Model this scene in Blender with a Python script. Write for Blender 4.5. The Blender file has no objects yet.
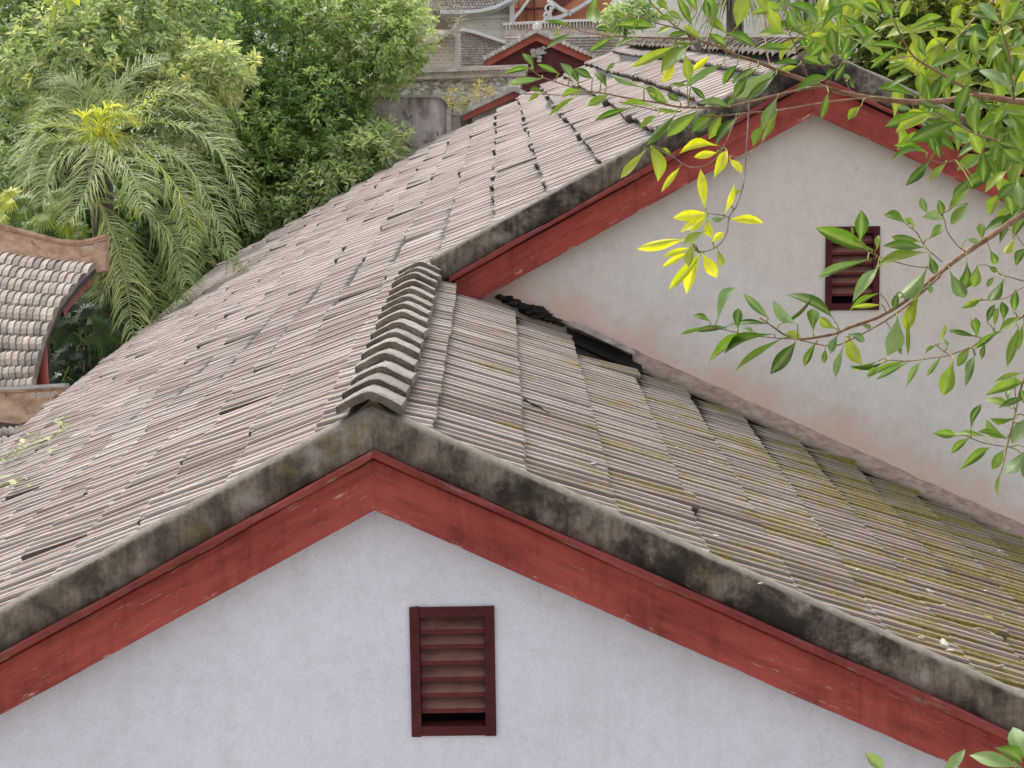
import bpy, math, random
import numpy as np
from mathutils import Matrix, Vector, noise as mnoise

random.seed(7); rng = np.random.default_rng(7)
S = bpy.context.scene
COL = S.collection

# ------------------------------------------------------------------ camera
FPX, PITCH, YAW, ROLL = 2229.9, 0.1549, 0.0034, -0.014
CAM = Vector((0.4612, -7.6071, 1.2594))
TL, TR, H1, D, X1 = 0.5365, 0.4706, 0.374, 4.785, 2.2011      # roof pitches, fascia drop, depth of the front wing, rear ridge
AL, AR = math.atan(TL), math.atan(TR)
FWD = Vector((math.sin(YAW)*math.cos(PITCH), math.cos(YAW)*math.cos(PITCH), -math.sin(PITCH)))
_r = Vector((math.cos(YAW), -math.sin(YAW), 0)); _u = _r.cross(FWD)
RGT = math.cos(ROLL)*_r + math.sin(ROLL)*_u
UPV = -math.sin(ROLL)*_r + math.cos(ROLL)*_u
cam = bpy.data.cameras.new("camera"); camo = bpy.data.objects.new("camera", cam); COL.objects.link(camo)
cam.sensor_width = 36; cam.lens = FPX/1024*36; cam.clip_start = 0.1; cam.clip_end = 2000
camo.matrix_world = Matrix(((RGT.x, UPV.x, -FWD.x, CAM.x), (RGT.y, UPV.y, -FWD.y, CAM.y), (RGT.z, UPV.z, -FWD.z, CAM.z), (0, 0, 0, 1)))
S.camera = camo

# ------------------------------------------------------------------ sky, sun, exposure (bright overcast day)
SUN_EL, SUN_AZ = math.radians(60), math.radians(330)     # azimuth clockwise from +y: a veiled sun high beyond the roofs, a little to the left
w = bpy.data.worlds.new("World"); S.world = w; w.use_nodes = True
wn = w.node_tree; wn.nodes.clear()
sky = wn.nodes.new('ShaderNodeTexSky'); sky.sky_type = 'NISHITA'; sky.sun_disc = False
sky.sun_elevation = SUN_EL; sky.sun_rotation = SUN_AZ; sky.air_density = 1.0; sky.dust_density = 4.0; sky.ozone_density = 1.0
hs = wn.nodes.new('ShaderNodeHueSaturation'); hs.inputs['Saturation'].default_value = 0.30   # cloud cover: nearly grey
bgn = wn.nodes.new('ShaderNodeBackground'); bgn.inputs['Strength'].default_value = 0.15
wo = wn.nodes.new('ShaderNodeOutputWorld')
wn.links.new(sky.outputs[0], hs.inputs['Color']); wn.links.new(hs.outputs[0], bgn.inputs['Color']); wn.links.new(bgn.outputs[0], wo.inputs[0])
sl = bpy.data.lights.new("sun", 'SUN'); sl.energy = 0.95; sl.angle = math.radians(36); sl.color = (1.0, 0.97, 0.93)
so = bpy.data.objects.new("sun", sl); COL.objects.link(so)
sdir = Vector((math.sin(SUN_AZ)*math.cos(SUN_EL), math.cos(SUN_AZ)*math.cos(SUN_EL), math.sin(SUN_EL)))
so.rotation_euler = sdir.to_track_quat('Z', 'Y').to_euler()
S.view_settings.view_transform = 'Standard'; S.view_settings.look = 'None'; S.view_settings.gamma = 1
S.view_settings.exposure = 1.28

# ------------------------------------------------------------------ helpers
def at(px, py, d):
    return CAM + d*(FWD + RGT*((px-512)/FPX) - UPV*((py-384)/FPX))
def to_px(p):
    q = Vector(p)-CAM; z = q.dot(FWD)
    return 512+FPX*q.dot(RGT)/z, 384-FPX*q.dot(UPV)/z, z
WM = {}
def place(name, data, M=None, parent=None, **props):
    o = bpy.data.objects.new(name, data); COL.objects.link(o)
    M = M if M is not None else Matrix()
    if parent is not None:
        o.parent = parent; o.matrix_parent_inverse = WM[parent.name].inverted()
    o.matrix_basis = M; WM[o.name] = M.copy()
    for k, v in props.items(): o[k] = v
    return o
def thing(name, loc, label, category, group=None):
    o = place(name, None, Matrix.Translation(Vector(loc))); o.empty_display_size = .2
    o['label'] = label; o['category'] = category
    if group: o['group'] = group
    return o
class MB:
    def __init__(s): s.v = []; s.f = []; s.a = []
    def add(s, vs, fs, a=None):
        n = len(s.v); s.v += [tuple(p) for p in vs]; s.f += [tuple(i+n for i in f) for f in fs]
        s.a += list(a) if a is not None else [0.0]*len(vs)
        return s
    def prism(s, bottom, top):                     # two matching loops
        n = len(bottom); k = len(s.v)
        s.v += [tuple(p) for p in bottom]+[tuple(p) for p in top]; s.a += [0.0]*(2*n)
        s.f.append(tuple(k+i for i in reversed(range(n)))); s.f.append(tuple(k+n+i for i in range(n)))
        for i in range(n):
            j = (i+1) % n; s.f.append((k+i, k+j, k+n+j, k+n+i))
        return s
    def box(s, lo, hi, M=None, jit=0):
        p = [Vector((x, y, z)) for z in (lo[2], hi[2]) for (x, y) in ((lo[0], lo[1]), (hi[0], lo[1]), (hi[0], hi[1]), (lo[0], hi[1]))]
        if jit: p = [q+Vector((random.uniform(-jit, jit), random.uniform(-jit, jit), random.uniform(-jit, jit))) for q in p]
        if M is not None: p = [M @ q for q in p]
        return s.prism(p[:4], p[4:])
    def tube(s, pts, rad, sides=6, cap=True):
        pts = [Vector(p) for p in pts]; k = len(s.v); n = len(pts)
        if not hasattr(rad, '__len__'): rad = [rad]*n
        up = None
        for i, p in enumerate(pts):
            t = (pts[min(i+1, n-1)]-pts[max(i-1, 0)]).normalized()
            if up is None: up = t.orthogonal().normalized()
            up = (up-t*up.dot(t)).normalized(); b = t.cross(up)
            for j in range(sides):
                a = 2*math.pi*j/sides; s.v.append(tuple(p+rad[i]*(math.cos(a)*up+math.sin(a)*b))); s.a.append(0.0)
        for i in range(n-1):
            for j in range(sides):
                j2 = (j+1) % sides; s.f.append((k+i*sides+j, k+i*sides+j2, k+(i+1)*sides+j2, k+(i+1)*sides+j))
        if cap:
            s.f.append(tuple(k+j for j in reversed(range(sides)))); s.f.append(tuple(k+(n-1)*sides+j for j in range(sides)))
        return s
    def lump(s, c, r, seed=0, rough=.25, lat=5, lon=8):
        k = len(s.v); c = Vector(c)
        for i in range(lat+1):
            th = math.pi*i/lat
            for j in range(lon):
                ph = 2*math.pi*j/lon; d = Vector((math.sin(th)*math.cos(ph), math.sin(th)*math.sin(ph), math.cos(th)))
                f = 1+rough*mnoise.noise(d*1.7+Vector((seed*3.1, seed*1.7, seed)))*2
                s.v.append((c.x+d.x*r[0]*f, c.y+d.y*r[1]*f, c.z+d.z*r[2]*f)); s.a.append(0.0)
        for i in range(lat):
            for j in range(lon):
                j2 = (j+1) % lon; s.f.append((k+i*lon+j, k+(i+1)*lon+j, k+(i+1)*lon+j2, k+i*lon+j2))
        return s
    def mesh(s, name, mat, smooth=False, attr=None):
        me = bpy.data.meshes.new(name); me.from_pydata(s.v, [], s.f); me.materials.append(mat)
        if attr:
            at_ = me.attributes.new(attr, 'FLOAT', 'POINT'); at_.data.foreach_set('value', np.array(s.a, dtype=np.float32))
        if smooth: me.polygons.foreach_set('use_smooth', [True]*len(me.polygons))
        me.update(); return me
    def build(s, name, mat, parent=None, M=None, smooth=False, attr=None, **props):
        if M is not None: pass
        return place(name, s.mesh(name, mat, smooth, attr), M, parent, **props)
def fast_mesh(name, V, F, mat, attr=None, vals=None, smooth=False):       # numpy: V (n,3), F (m,k)
    me = bpy.data.meshes.new(name); n, m, k = len(V), len(F), F.shape[1]
    me.vertices.add(n); me.vertices.foreach_set('co', np.asarray(V, np.float32).ravel())
    me.loops.add(m*k); me.loops.foreach_set('vertex_index', np.asarray(F, np.int32).ravel())
    me.polygons.add(m); me.polygons.foreach_set('loop_start', np.arange(0, m*k, k, dtype=np.int32))
    me.materials.append(mat)
    if attr:
        a = me.attributes.new(attr, 'FLOAT', 'POINT'); a.data.foreach_set('value', np.asarray(vals, np.float32))
    if smooth: me.polygons.foreach_set('use_smooth', [True]*m)
    me.update(calc_edges=True); return me

# ------------------------------------------------------------------ materials
class NT:
    def __init__(s, name):
        s.m = bpy.data.materials.new(name); s.m.use_nodes = True; s.t = s.m.node_tree
        s.b = s.t.nodes['Principled BSDF']; s.out = s.t.nodes['Material Output']
        s.b.inputs['Specular IOR Level'].default_value = .3
    def n(s, typ, **kw):
        x = s.t.nodes.new(typ)
        for k, v in kw.items():
            if k.startswith('i_'): s.set(x, k[2:], v)
            else: setattr(x, k, v)
        return x
    def set(s, node, key, v):
        sock = node.inputs[int(key)] if key.isdigit() else node.inputs[key]
        if hasattr(v, 'is_output') or hasattr(v, 'links'): s.t.links.new(v, sock)
        else: sock.default_value = v
    def L(s, a, b): s.t.links.new(a, b)
    def coord(s, kind='pos', scale=(1, 1, 1)):
        if kind == 'pos': o = s.n('ShaderNodeNewGeometry').outputs['Position']
        else: o = s.n('ShaderNodeTexCoord').outputs['Object']
        mp = s.n('ShaderNodeMapping'); s.L(o, mp.inputs['Vector']); mp.inputs['Scale'].default_value = scale
        return mp.outputs[0]
    def noise(s, vec, scale, detail=4, rough=.6, dist=0):
        x = s.n('ShaderNodeTexNoise'); s.L(vec, x.inputs['Vector'])
        x.inputs['Scale'].default_value = scale; x.inputs['Detail'].default_value = detail
        x.inputs['Roughness'].default_value = rough; x.inputs['Distortion'].default_value = dist
        return x.outputs['Fac']
    def ramp(s, fac, stops):
        r = s.n('ShaderNodeValToRGB'); s.L(fac, r.inputs[0]); e = r.color_ramp.elements
        while len(e) < len(stops): e.new(.5)
        for el, (p, c) in zip(e, stops):
            el.position = p; el.color = (*c, 1) if hasattr(c, '__len__') else (c, c, c, 1)
        return r.outputs[0]
    def math(s, op, a, b=None, clamp=False):
        x = s.n('ShaderNodeMath', operation=op); x.use_clamp = clamp
        s.set(x, '0', a)
        if b is not None: s.set(x, '1', b)
        return x.outputs[0]
    def mix(s, fac, a, b, blend='MIX'):
        x = s.n('ShaderNodeMix', data_type='RGBA', blend_type=blend)
        s.set(x, '0', fac)
        for i, v in ((6, a), (7, b)):
            if hasattr(v, 'links'): s.L(v, x.inputs[i])
            else: x.inputs[i].default_value = (*v, 1) if hasattr(v, '__len__') else (v, v, v, 1)
        return x.outputs[2]
    def rnd(s):                                       # one random value per object and per loose piece
        a = s.n('ShaderNodeObjectInfo').outputs['Random']; b = s.n('ShaderNodeNewGeometry').outputs['Random Per Island']
        return s.math('FRACT', s.math('ADD', a, b))
    def bump(s, h, strength=.3, dist=.01):
        x = s.n('ShaderNodeBump'); x.inputs['Strength'].default_value = strength; x.inputs['Distance'].default_value = dist
        s.L(h, x.inputs['Height']); s.L(x.outputs[0], s.b.inputs['Normal'])
    def fin(s, col, rough=.85):
        s.set(s.b, 'Base Color', col if hasattr(col, 'links') else (*col, 1)); s.set(s.b, 'Roughness', rough); return s.m
def weather(name, stops, scale=6, stretch=(1, 1, 1), kind='pos', rough=.85, rnd=0, bump=.3, bscale=60, specks=None, detail=6):
    t = NT(name); v = t.coord(kind, stretch); c = t.ramp(t.noise(v, scale, detail, .65), stops)
    fine = t.noise(t.coord(kind), bscale, 3, .6)
    c = t.mix(.55, c, t.ramp(fine, [(.3, .72), (.7, 1.0)]), 'MULTIPLY')
    if specks:
        sc, ss, th, sst = specks
        c = t.mix(t.ramp(t.noise(t.coord(kind, sst), ss, 5, .7), [(th, 0.0), (th+.05, 1.0)]), c, sc)
    if rnd:
        r = t.rnd(); c = t.mix(1, c, t.ramp(r, [(0, 1-rnd), (1, 1.0)]), 'MULTIPLY')
    t.bump(fine, bump, .004); return t.fin(c, rough)

def tile_material(name, moss):
    t = NT(name); r = t.rnd()
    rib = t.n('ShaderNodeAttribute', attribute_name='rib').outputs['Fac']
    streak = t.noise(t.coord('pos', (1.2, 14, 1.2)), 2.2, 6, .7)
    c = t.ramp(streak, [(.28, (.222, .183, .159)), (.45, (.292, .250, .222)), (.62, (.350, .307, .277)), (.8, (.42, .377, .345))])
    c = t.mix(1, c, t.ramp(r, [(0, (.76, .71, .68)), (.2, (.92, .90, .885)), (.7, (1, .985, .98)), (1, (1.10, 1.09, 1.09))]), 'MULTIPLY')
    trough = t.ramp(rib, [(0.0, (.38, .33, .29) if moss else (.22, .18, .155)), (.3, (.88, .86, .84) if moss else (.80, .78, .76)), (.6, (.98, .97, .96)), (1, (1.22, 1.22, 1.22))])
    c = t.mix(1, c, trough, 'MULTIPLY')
    big = t.noise(t.coord('pos', (1, 1.6, 1)), .8, 4, .6)
    c = t.mix(.5, c, t.ramp(big, [(.35, (.70, .65, .61)), (.6, (1, 1, 1))]), 'MULTIPLY')
    spk = t.noise(t.coord('pos'), 55, 4, .7)
    c = t.mix(t.ramp(spk, [(.61, 0.0), (.70, .75)]), c, (.17, .145, .125))
    lich = t.noise(t.coord('pos'), 26, 5, .75)
    c = t.mix(t.ramp(lich, [(.64, 0.0), (.72, .45)]), c, (.52, .50, .45))
    # moss gathered in the channels: streaky patches
    mz = t.noise(t.coord('pos', (.8, 3.2, .8)), 1.9, 7, .72)
    xs = t.n('ShaderNodeSeparateXYZ'); t.L(t.n('ShaderNodeNewGeometry').outputs['Position'], xs.inputs[0])
    if moss:
        x_grade = t.ramp(t.math('MULTIPLY', xs.outputs['X'], .4), [(.12, 0.0), (1.0, .13)])
        mz2 = t.math('ADD', mz, x_grade)
        c = t.mix(t.ramp(mz2, [(.57, 0.0), (.69, .7)]), c, (.225, .205, .085))
        c = t.mix(t.math('MULTIPLY', t.ramp(x_grade, [(0, .0), (.13, 1.0)]), .72), c, t.mix(1, c, (.57, .51, .445), 'MULTIPLY'))  # tiles get browner and darker towards the right
        heavy = t.math('MULTIPLY', t.ramp(mz2, [(.60, 0.0), (.65, 1.0)]), t.ramp(rib, [(.1, 1.0), (.8, .3)]))
        c = t.mix(heavy, c, t.ramp(spk, [(.35, (.085, .064, .016)), (.6, (.27, .215, .03))]))
    else:
        c = t.mix(t.ramp(mz, [(.66, 0.0), (.76, .4)]), c, (.33, .32, .22))
    t.bump(t.math('ADD', streak, t.noise(t.coord('pos'), 90, 3, .6)), .5, .006)
    return t.fin(c, .9)

def wall_material(name, stain):
    t = NT(name); a = t.noise(t.coord('pos'), 1.3, 6, .6); g = t.noise(t.coord('pos'), 130, 3, .65); m = t.noise(t.coord('pos'), 14, 5, .7)
    c = t.ramp(a, [(.3, (.73, .67, .605)), (.7, (.81, .76, .70))] if stain else [(.3, (.70, .685, .725)), (.7, (.77, .755, .80))])
    drip = t.noise(t.coord('pos', (14, 14, .55)), 1.0, 6, .7); c = t.mix(.5, c, t.ramp(drip, [(.34, (.92, .905, .885)), (.5, (1, 1, 1))]), 'MULTIPLY')
    c = t.mix(.6, c, t.ramp(g, [(.3, .78), (.65, 1.0)]), 'MULTIPLY')
    c = t.mix(.35, c, t.ramp(m, [(.35, (.80, .77, .74)), (.55, (1, 1, 1))]), 'MULTIPLY')
    sp = t.noise(t.coord('pos'), 9, 2, .4)
    c = t.mix(t.ramp(sp, [(.80, 0.0), (.82, .7)]), c, (.16, .12, .10))
    if stain:                                        # rising damp along the roof the wall stands over
        sx = t.n('ShaderNodeSeparateXYZ'); t.L(t.n('ShaderNodeNewGeometry').outputs['Position'], sx.inputs[0])
        h = t.math('ADD', sx.outputs['Z'], t.math('MULTIPLY', sx.outputs['X'], TR))
        hh = t.math('ADD', h, t.math('MULTIPLY', t.math('ADD', t.math('SUBTRACT', t.noise(t.coord('pos'), 2.6, 7, .72), .5), t.math('MULTIPLY', t.math('SUBTRACT', m, .5), .35)), .62))
        c = t.mix(t.ramp(hh, [(.04, .95), (.16, .55), (.28, .12), (.42, 0.0)]), c, (.70, .52, .41))
        c = t.mix(t.math('MULTIPLY', t.ramp(hh, [(.2, 0.0), (.36, 1.0), (.75, .7), (1.05, 0.0)]), t.ramp(t.noise(t.coord('pos', (1, 1, .7)), 18, 7, .8), [(.50, 0.0), (.62, .38)])), c, (.80, .785, .77))
        c = t.mix(t.ramp(h, [(.55, 0.0), (1.5, .5)]), c, t.mix(1, c, (.90, .86, .82), 'MULTIPLY'))  # overhang shade painted in: wall turns darker and browner higher up
    t.bump(t.math('ADD', g, m), .25, .004); return t.fin(c, .95)

def paint_material(name, base, worn, amt, spec=.25):
    t = NT(name); v = t.coord('obj', (1.2, 6, 9)); a = t.noise(v, 3.0, 6, .65)
    d = tuple(x*.66 for x in base); l = tuple(min(1, x*1.22) for x in base)
    c = t.ramp(a, [(.3, d), (.5, base), (.75, l)])
    grain = t.noise(t.coord('obj', (2, 40, 40)), 3, 4, .6)
    c = t.mix(.5, c, t.ramp(grain, [(.35, .78), (.6, 1.0)]), 'MULTIPLY')
    w1 = t.noise(t.coord('obj', (3.2, 12, 30)), 2.6, 7, .74)
    patch = t.ramp(t.noise(t.coord('obj', (1.2, 1, 4)), 1.6, 3, .5), [(.42, 0.0), (.62, 1.0)])
    c = t.mix(t.math('MULTIPLY', t.ramp(w1, [(amt, 0.0), (amt+.035, .85)]), patch), c, worn)
    lf_ = t.noise(t.coord('obj', (1.1, 1, 2.5)), 1.8, 5, .65); c = t.mix(.8, c, t.ramp(lf_, [(.34, (.62, .58, .56)), (.5, (1, 1, 1)), (.66, (1.08, 1.12, 1.10))]), 'MULTIPLY')
    st_ = t.noise(t.coord('pos', (7, 7, 1.2)), 2.4, 5, .7); c = t.mix(.55, c, t.ramp(st_, [(.34, (.60, .55, .54)), (.5, (1, 1, 1))]), 'MULTIPLY')
    ed = t.n('ShaderNodeAttribute', attribute_name='edge').outputs['Fac']
    we = t.math('ADD', t.noise(t.coord('obj', (2.2, 8, 8)), 4, 6, .7), t.math('MULTIPLY', t.math('POWER', ed, 4.0), .17))
    c = t.mix(t.ramp(we, [(.70, 0.0), (.76, .85)]), c, worn)
    w2 = t.noise(t.coord('obj', (1, 1, 1)), 38, 5, .75)
    c = t.mix(t.ramp(w2, [(.68, 0.0), (.73, .55)]), c, worn)
    t.b.inputs['Specular IOR Level'].default_value = spec
    t.bump(t.math('ADD', grain, w1), .35, .004); return t.fin(c, .7)

def verge_material():
    t = NT('stained mortar'); a = t.noise(t.coord('pos'), 4.5, 7, .72, .3); s = t.noise(t.coord('pos', (9, 9, 1.3)), 3.2, 6, .7)
    z = t.n('ShaderNodeSeparateXYZ'); t.L(t.n('ShaderNodeTexCoord').outputs['Object'], z.inputs[0]); zz = z.outputs['Z']
    c = t.ramp(a, [(.30, (.038, .030, .022)), (.44, (.115, .088, .064)), (.56, (.22, .175, .135)), (.70, (.35, .30, .25))])
    c = t.mix(.8, c, t.ramp(s, [(.32, (.35, .31, .27)), (.6, (1, 1, 1))]), 'MULTIPLY')
    lo = t.noise(t.coord('pos'), 2.1, 5, .7)
    c = t.mix(t.ramp(lo, [(.6, 0.0), (.72, .75)]), c, (.40, .355, .31))
    c = t.mix(t.ramp(t.noise(t.coord('pos'), 3.1, 6, .75), [(.56, 0.0), (.66, .55)]), c, (.21, .16, .055))
    wx = t.n('ShaderNodeSeparateXYZ'); t.L(t.n('ShaderNodeNewGeometry').outputs['Position'], wx.inputs[0])
    blk = t.math('MULTIPLY', t.ramp(t.math('ADD', a, t.math('MULTIPLY', t.noise(t.coord('pos'), 1.6, 4, .6), .6)), [(.68, .9), (.84, 0.0)]), t.ramp(wx.outputs['X'], [(.0, .12), (.35, 1.0)]))
    c = t.mix(blk, c, (.026, .021, .016))
    edge = t.math('ADD', t.math('MULTIPLY', zz, 150), t.math('ADD', 1.9, t.math('MULTIPLY', t.math('SUBTRACT', a, .5), 2.2)), True)
    c = t.mix(edge, c, t.ramp(s, [(.3, (.15, .125, .095)), (.7, (.235, .205, .165))]))
    g = t.noise(t.coord('pos'), 70, 4, .7); c = t.mix(.6, c, t.ramp(g, [(.3, .6), (.65, 1.0)]), 'MULTIPLY')
    t.bump(t.math('ADD', a, g), .6, .007); return t.fin(c, .95)

def leaf_material(name, stops, trans=.35, rough=.45, attr=None, var=.35, spec=.4, tcol=None):
    t = NT(name)
    f = t.n('ShaderNodeAttribute', attribute_name=attr).outputs['Fac'] if attr else t.rnd()
    c = t.ramp(f, stops); r = t.n('ShaderNodeNewGeometry').outputs['Random Per Island'] if attr else t.noise(t.coord('pos'), 30, 3, .6)
    c = t.mix(1, c, t.ramp(r, [(0, 1-var), (1, 1+var*.35)]), 'MULTIPLY')
    if not attr:
        mid = t.n('ShaderNodeAttribute', attribute_name='mid').outputs['Fac']
        c = t.mix(t.math('MULTIPLY', mid, .45), c, (.36, .42, .17))
        c = t.mix(t.ramp(t.noise(t.coord('pos'), 120, 4, .7), [(.66, 0.0), (.72, .75)]), c, (.13, .085, .035))
        c = t.mix(.6, c, t.ramp(t.noise(t.coord('pos'), 45, 5, .7), [(.3, (.62, .66, .6)), (.6, (1.08, 1.06, 1.0))]), 'MULTIPLY')
        t.bump(t.noise(t.coord('pos'), 160, 3, .6), .35, .002)
    t.fin(c, rough); t.b.inputs['Specular IOR Level'].default_value = spec
    tr = t.n('ShaderNodeBsdfTranslucent'); t.L(t.mix(.0 if tcol is None else .5, t.mix(1, c, (1.5, 1.5, .9), 'MULTIPLY'), tcol or (0, 0, 0)), tr.inputs[0])
    mx = t.n('ShaderNodeMixShader'); mx.inputs[0].default_value = trans
    t.L(t.b.outputs[0], mx.inputs[1]); t.L(tr.outputs[0], mx.inputs[2]); t.L(mx.outputs[0], t.out.inputs[0]); return t.m

M = {}
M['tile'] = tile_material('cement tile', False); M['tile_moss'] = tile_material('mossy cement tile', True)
M['wall'] = wall_material('whitewash', False); M['wall_stain'] = wall_material('damp stained whitewash', True)
M['red'] = paint_material('red paint', (.36, .066, .052), (.54, .33, .26), .61)
M['red_lip'] = paint_material('worn red paint', (.25, .048, .040), (.22, .165, .135), .55)
M['maroon'] = paint_material('maroon paint', (.085, .014, .014), (.30, .12, .10), .66)
M['slat'] = paint_material('dusty brown slat', (.24, .115, .085), (.30, .18, .14), .68)
M['slat_edge'] = paint_material('maroon slat edge', (.12, .022, .020), (.30, .12, .10), .68)
M['verge'] = verge_material()
M['mortar'] = weather('brown mortar', [(.3, (.10, .060, .038)), (.5, (.22, .15, .10)), (.7, (.36, .30, .22))], 9, bump=.8, bscale=45)
M['moss_mortar'] = weather('mossy mortar', [(.32, (.045, .035, .018)), (.5, (.13, .09, .045)), (.68, (.24, .20, .08))], 12, bump=.9, bscale=50)
M['fillet'] = weather('rusty mortar fillet', [(.3, (.23, .155, .115)), (.5, (.36, .27, .21)), (.7, (.46, .375, .305))], 5, (2.5, 6, 6), bump=.8, bscale=40)
M['dark'] = weather('dark void', [(.3, (.006, .005, .004)), (.7, (.015, .012, .01))], 8)
M['rot'] = weather('black rotted debris', [(.35, (.010, .008, .006)), (.6, (.035, .028, .02)), (.75, (.09, .08, .06))], 16, bump=1, bscale=40)
def cap_material():
    t = NT('ridge cap cement'); r = t.rnd(); a = t.noise(t.coord('pos'), 7, 6, .7)
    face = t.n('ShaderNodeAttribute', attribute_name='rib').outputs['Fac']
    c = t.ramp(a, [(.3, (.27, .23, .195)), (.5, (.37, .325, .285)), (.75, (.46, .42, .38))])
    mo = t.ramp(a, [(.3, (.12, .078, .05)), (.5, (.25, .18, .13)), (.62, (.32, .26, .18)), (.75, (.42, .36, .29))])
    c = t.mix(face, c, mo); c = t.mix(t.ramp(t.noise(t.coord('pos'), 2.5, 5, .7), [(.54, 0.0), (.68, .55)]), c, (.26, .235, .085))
    c = t.mix(1, c, t.ramp(r, [(0, .75), (1, 1.08)]), 'MULTIPLY')
    g = t.noise(t.coord('pos'), 75, 4, .7); c = t.mix(.6, c, t.ramp(g, [(.35, .6), (.6, 1.0)]), 'MULTIPLY')
    t.bump(t.math('ADD', a, g), 1.0, .02); return t.fin(c, .95)
M['cap'] = cap_material()

# ------------------------------------------------------------------ roof tiles
PITCH_W, EXPO, TLEN = D/17, .355, .42
PROF = [(0, -.008, 0), (.003, .012, .7), (.011, .017, 1), (.022, .016, 1), (.030, .0, 0), (.042, -.003, .2), (.080, -.001, .4), (.088, -.003, 0), (.096, .011, .9), (.106, .014, 1), (.116, .010, .8), (.124, -.003, .0), (.136, -.002, .35), (.176, -.001, .4), (.184, -.003, 0), (.193, .011, .9), (.203, .014, 1), (.213, .010, .8), (.221, -.003, 0), (.235, -.002, .35), (.270, -.001, .3), (.303, .002, .1)]
def tile_geo(seed):
    rr = random.Random(seed); V = []; F = []; A = []; n = len(PROF)
    chip = rr.randrange(n) if rr.random() < .6 else -9
    for si, u in enumerate((0, .22, TLEN-.008, TLEN)):
        for pi, (v, h, r) in enumerate(PROF):
            h = h*.95
            du = (rr.uniform(-.003, .003) - (.012*rr.random() if abs(pi-chip) < 2 else 0)) if si >= 2 else 0
            V.append((u+du, v+rr.uniform(-.001, .001), h-.056*(1-u/TLEN)-(.004 if si == 3 else 0)+rr.uniform(-.001, .001))); A.append(r)
    for si in range(3):
        for p in range(n-1): a = si*n+p; F.append((a, a+n, a+n+1, a+1))
    b = len(V)
    for p in range(n): x = V[3*n+p]; V.append((x[0]-.009, x[1], x[2]-.051)); A.append(-.3)
    for p in range(n-1): F.append((3*n+p, b+p, b+p+1, 3*n+p+1))
    for col in (0, n-1):
        b = len(V)
        for si in range(4): x = V[si*n+col]; V.append((x[0], x[1], x[2]-.047)); A.append(0)
        for si in range(3):
            q = (si*n+col, b+si, b+si+1, (si+1)*n+col); F.append(q if col == 0 else q[::-1])
    return V, F, A
GEO = [tile_geo(i) for i in range(8)]
TMESH = {}
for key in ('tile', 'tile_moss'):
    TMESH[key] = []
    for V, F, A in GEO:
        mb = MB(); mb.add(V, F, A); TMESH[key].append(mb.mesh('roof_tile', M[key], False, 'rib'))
def slope_matrix(side, s, y, n):                     # side -1: left slope, +1: right slope
    a = AL if side < 0 else AR; c, si = math.cos(a), math.sin(a)
    u = Vector((side*c, 0, -si)); v = Vector((0, side, 0)); nn = Vector((side*si, 0, c))
    o = u*s + nn*n; o.y = y
    return Matrix(((u.x, v.x, nn.x, o.x), (u.y, v.y, nn.y, o.y), (u.z, v.z, nn.z, o.z), (0, 0, 0, 1)))
def tile_pose(side, s_end, y0, short=1.0):
    rr = random.random()
    lift = abs(random.gauss(0, .003 if side < 0 else .0012)); yaw = random.gauss(0, .0045 if side < 0 else .002); slip = random.gauss(0, .004 if side < 0 else .0025)
    if rr < (.22 if side < 0 else .04) and short == 1: lift += random.uniform(.003, .017); yaw += random.gauss(0, .014); slip += random.uniform(-.02, .05)
    y = y0 if side > 0 else y0+PITCH_W
    sag = .010*math.sin(.55*y0+1.0)+.008*math.sin(1.3*s_end+.4*y0)
    Mx = slope_matrix(side, s_end+slip-TLEN*short, y+random.gauss(0, .003), -.024+sag)
    return Mx @ Matrix.Rotation(-lift/TLEN*1.3, 4, 'Y') @ Matrix.Rotation(random.gauss(0, .006), 4, 'X') @ Matrix.Rotation(yaw, 4, 'Z') @ Matrix.Diagonal((short, 1, 1, 1))
def lay_tiles(specs, parent, key, limit):            # specs: (side, s_end, y, short); largest in the picture become single tiles
    rows = []
    for sp in specs:
        Mx = tile_pose(*sp); p = Mx @ Vector((.3, .14, .02)); x, y, z = to_px(p)
        vis = -25 < x < 1049 and -25 < y < 793
        rows.append(((0 if vis else 1, z), Mx))
    rows.sort(key=lambda r: r[0]); rest = MB()
    for i, (_, Mx) in enumerate(rows):
        k = random.randrange(len(GEO))
        if i < limit: place('roof_tile', TMESH[key][k], Mx, parent)
        else:
            V, F, A = GEO[k]; rest.add([Mx @ Vector(v) for v in V], F, A)
    if rest.v: rest.build('distant_roof_tiles', M[key], parent, None, False, 'rib', kind='stuff')

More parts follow.
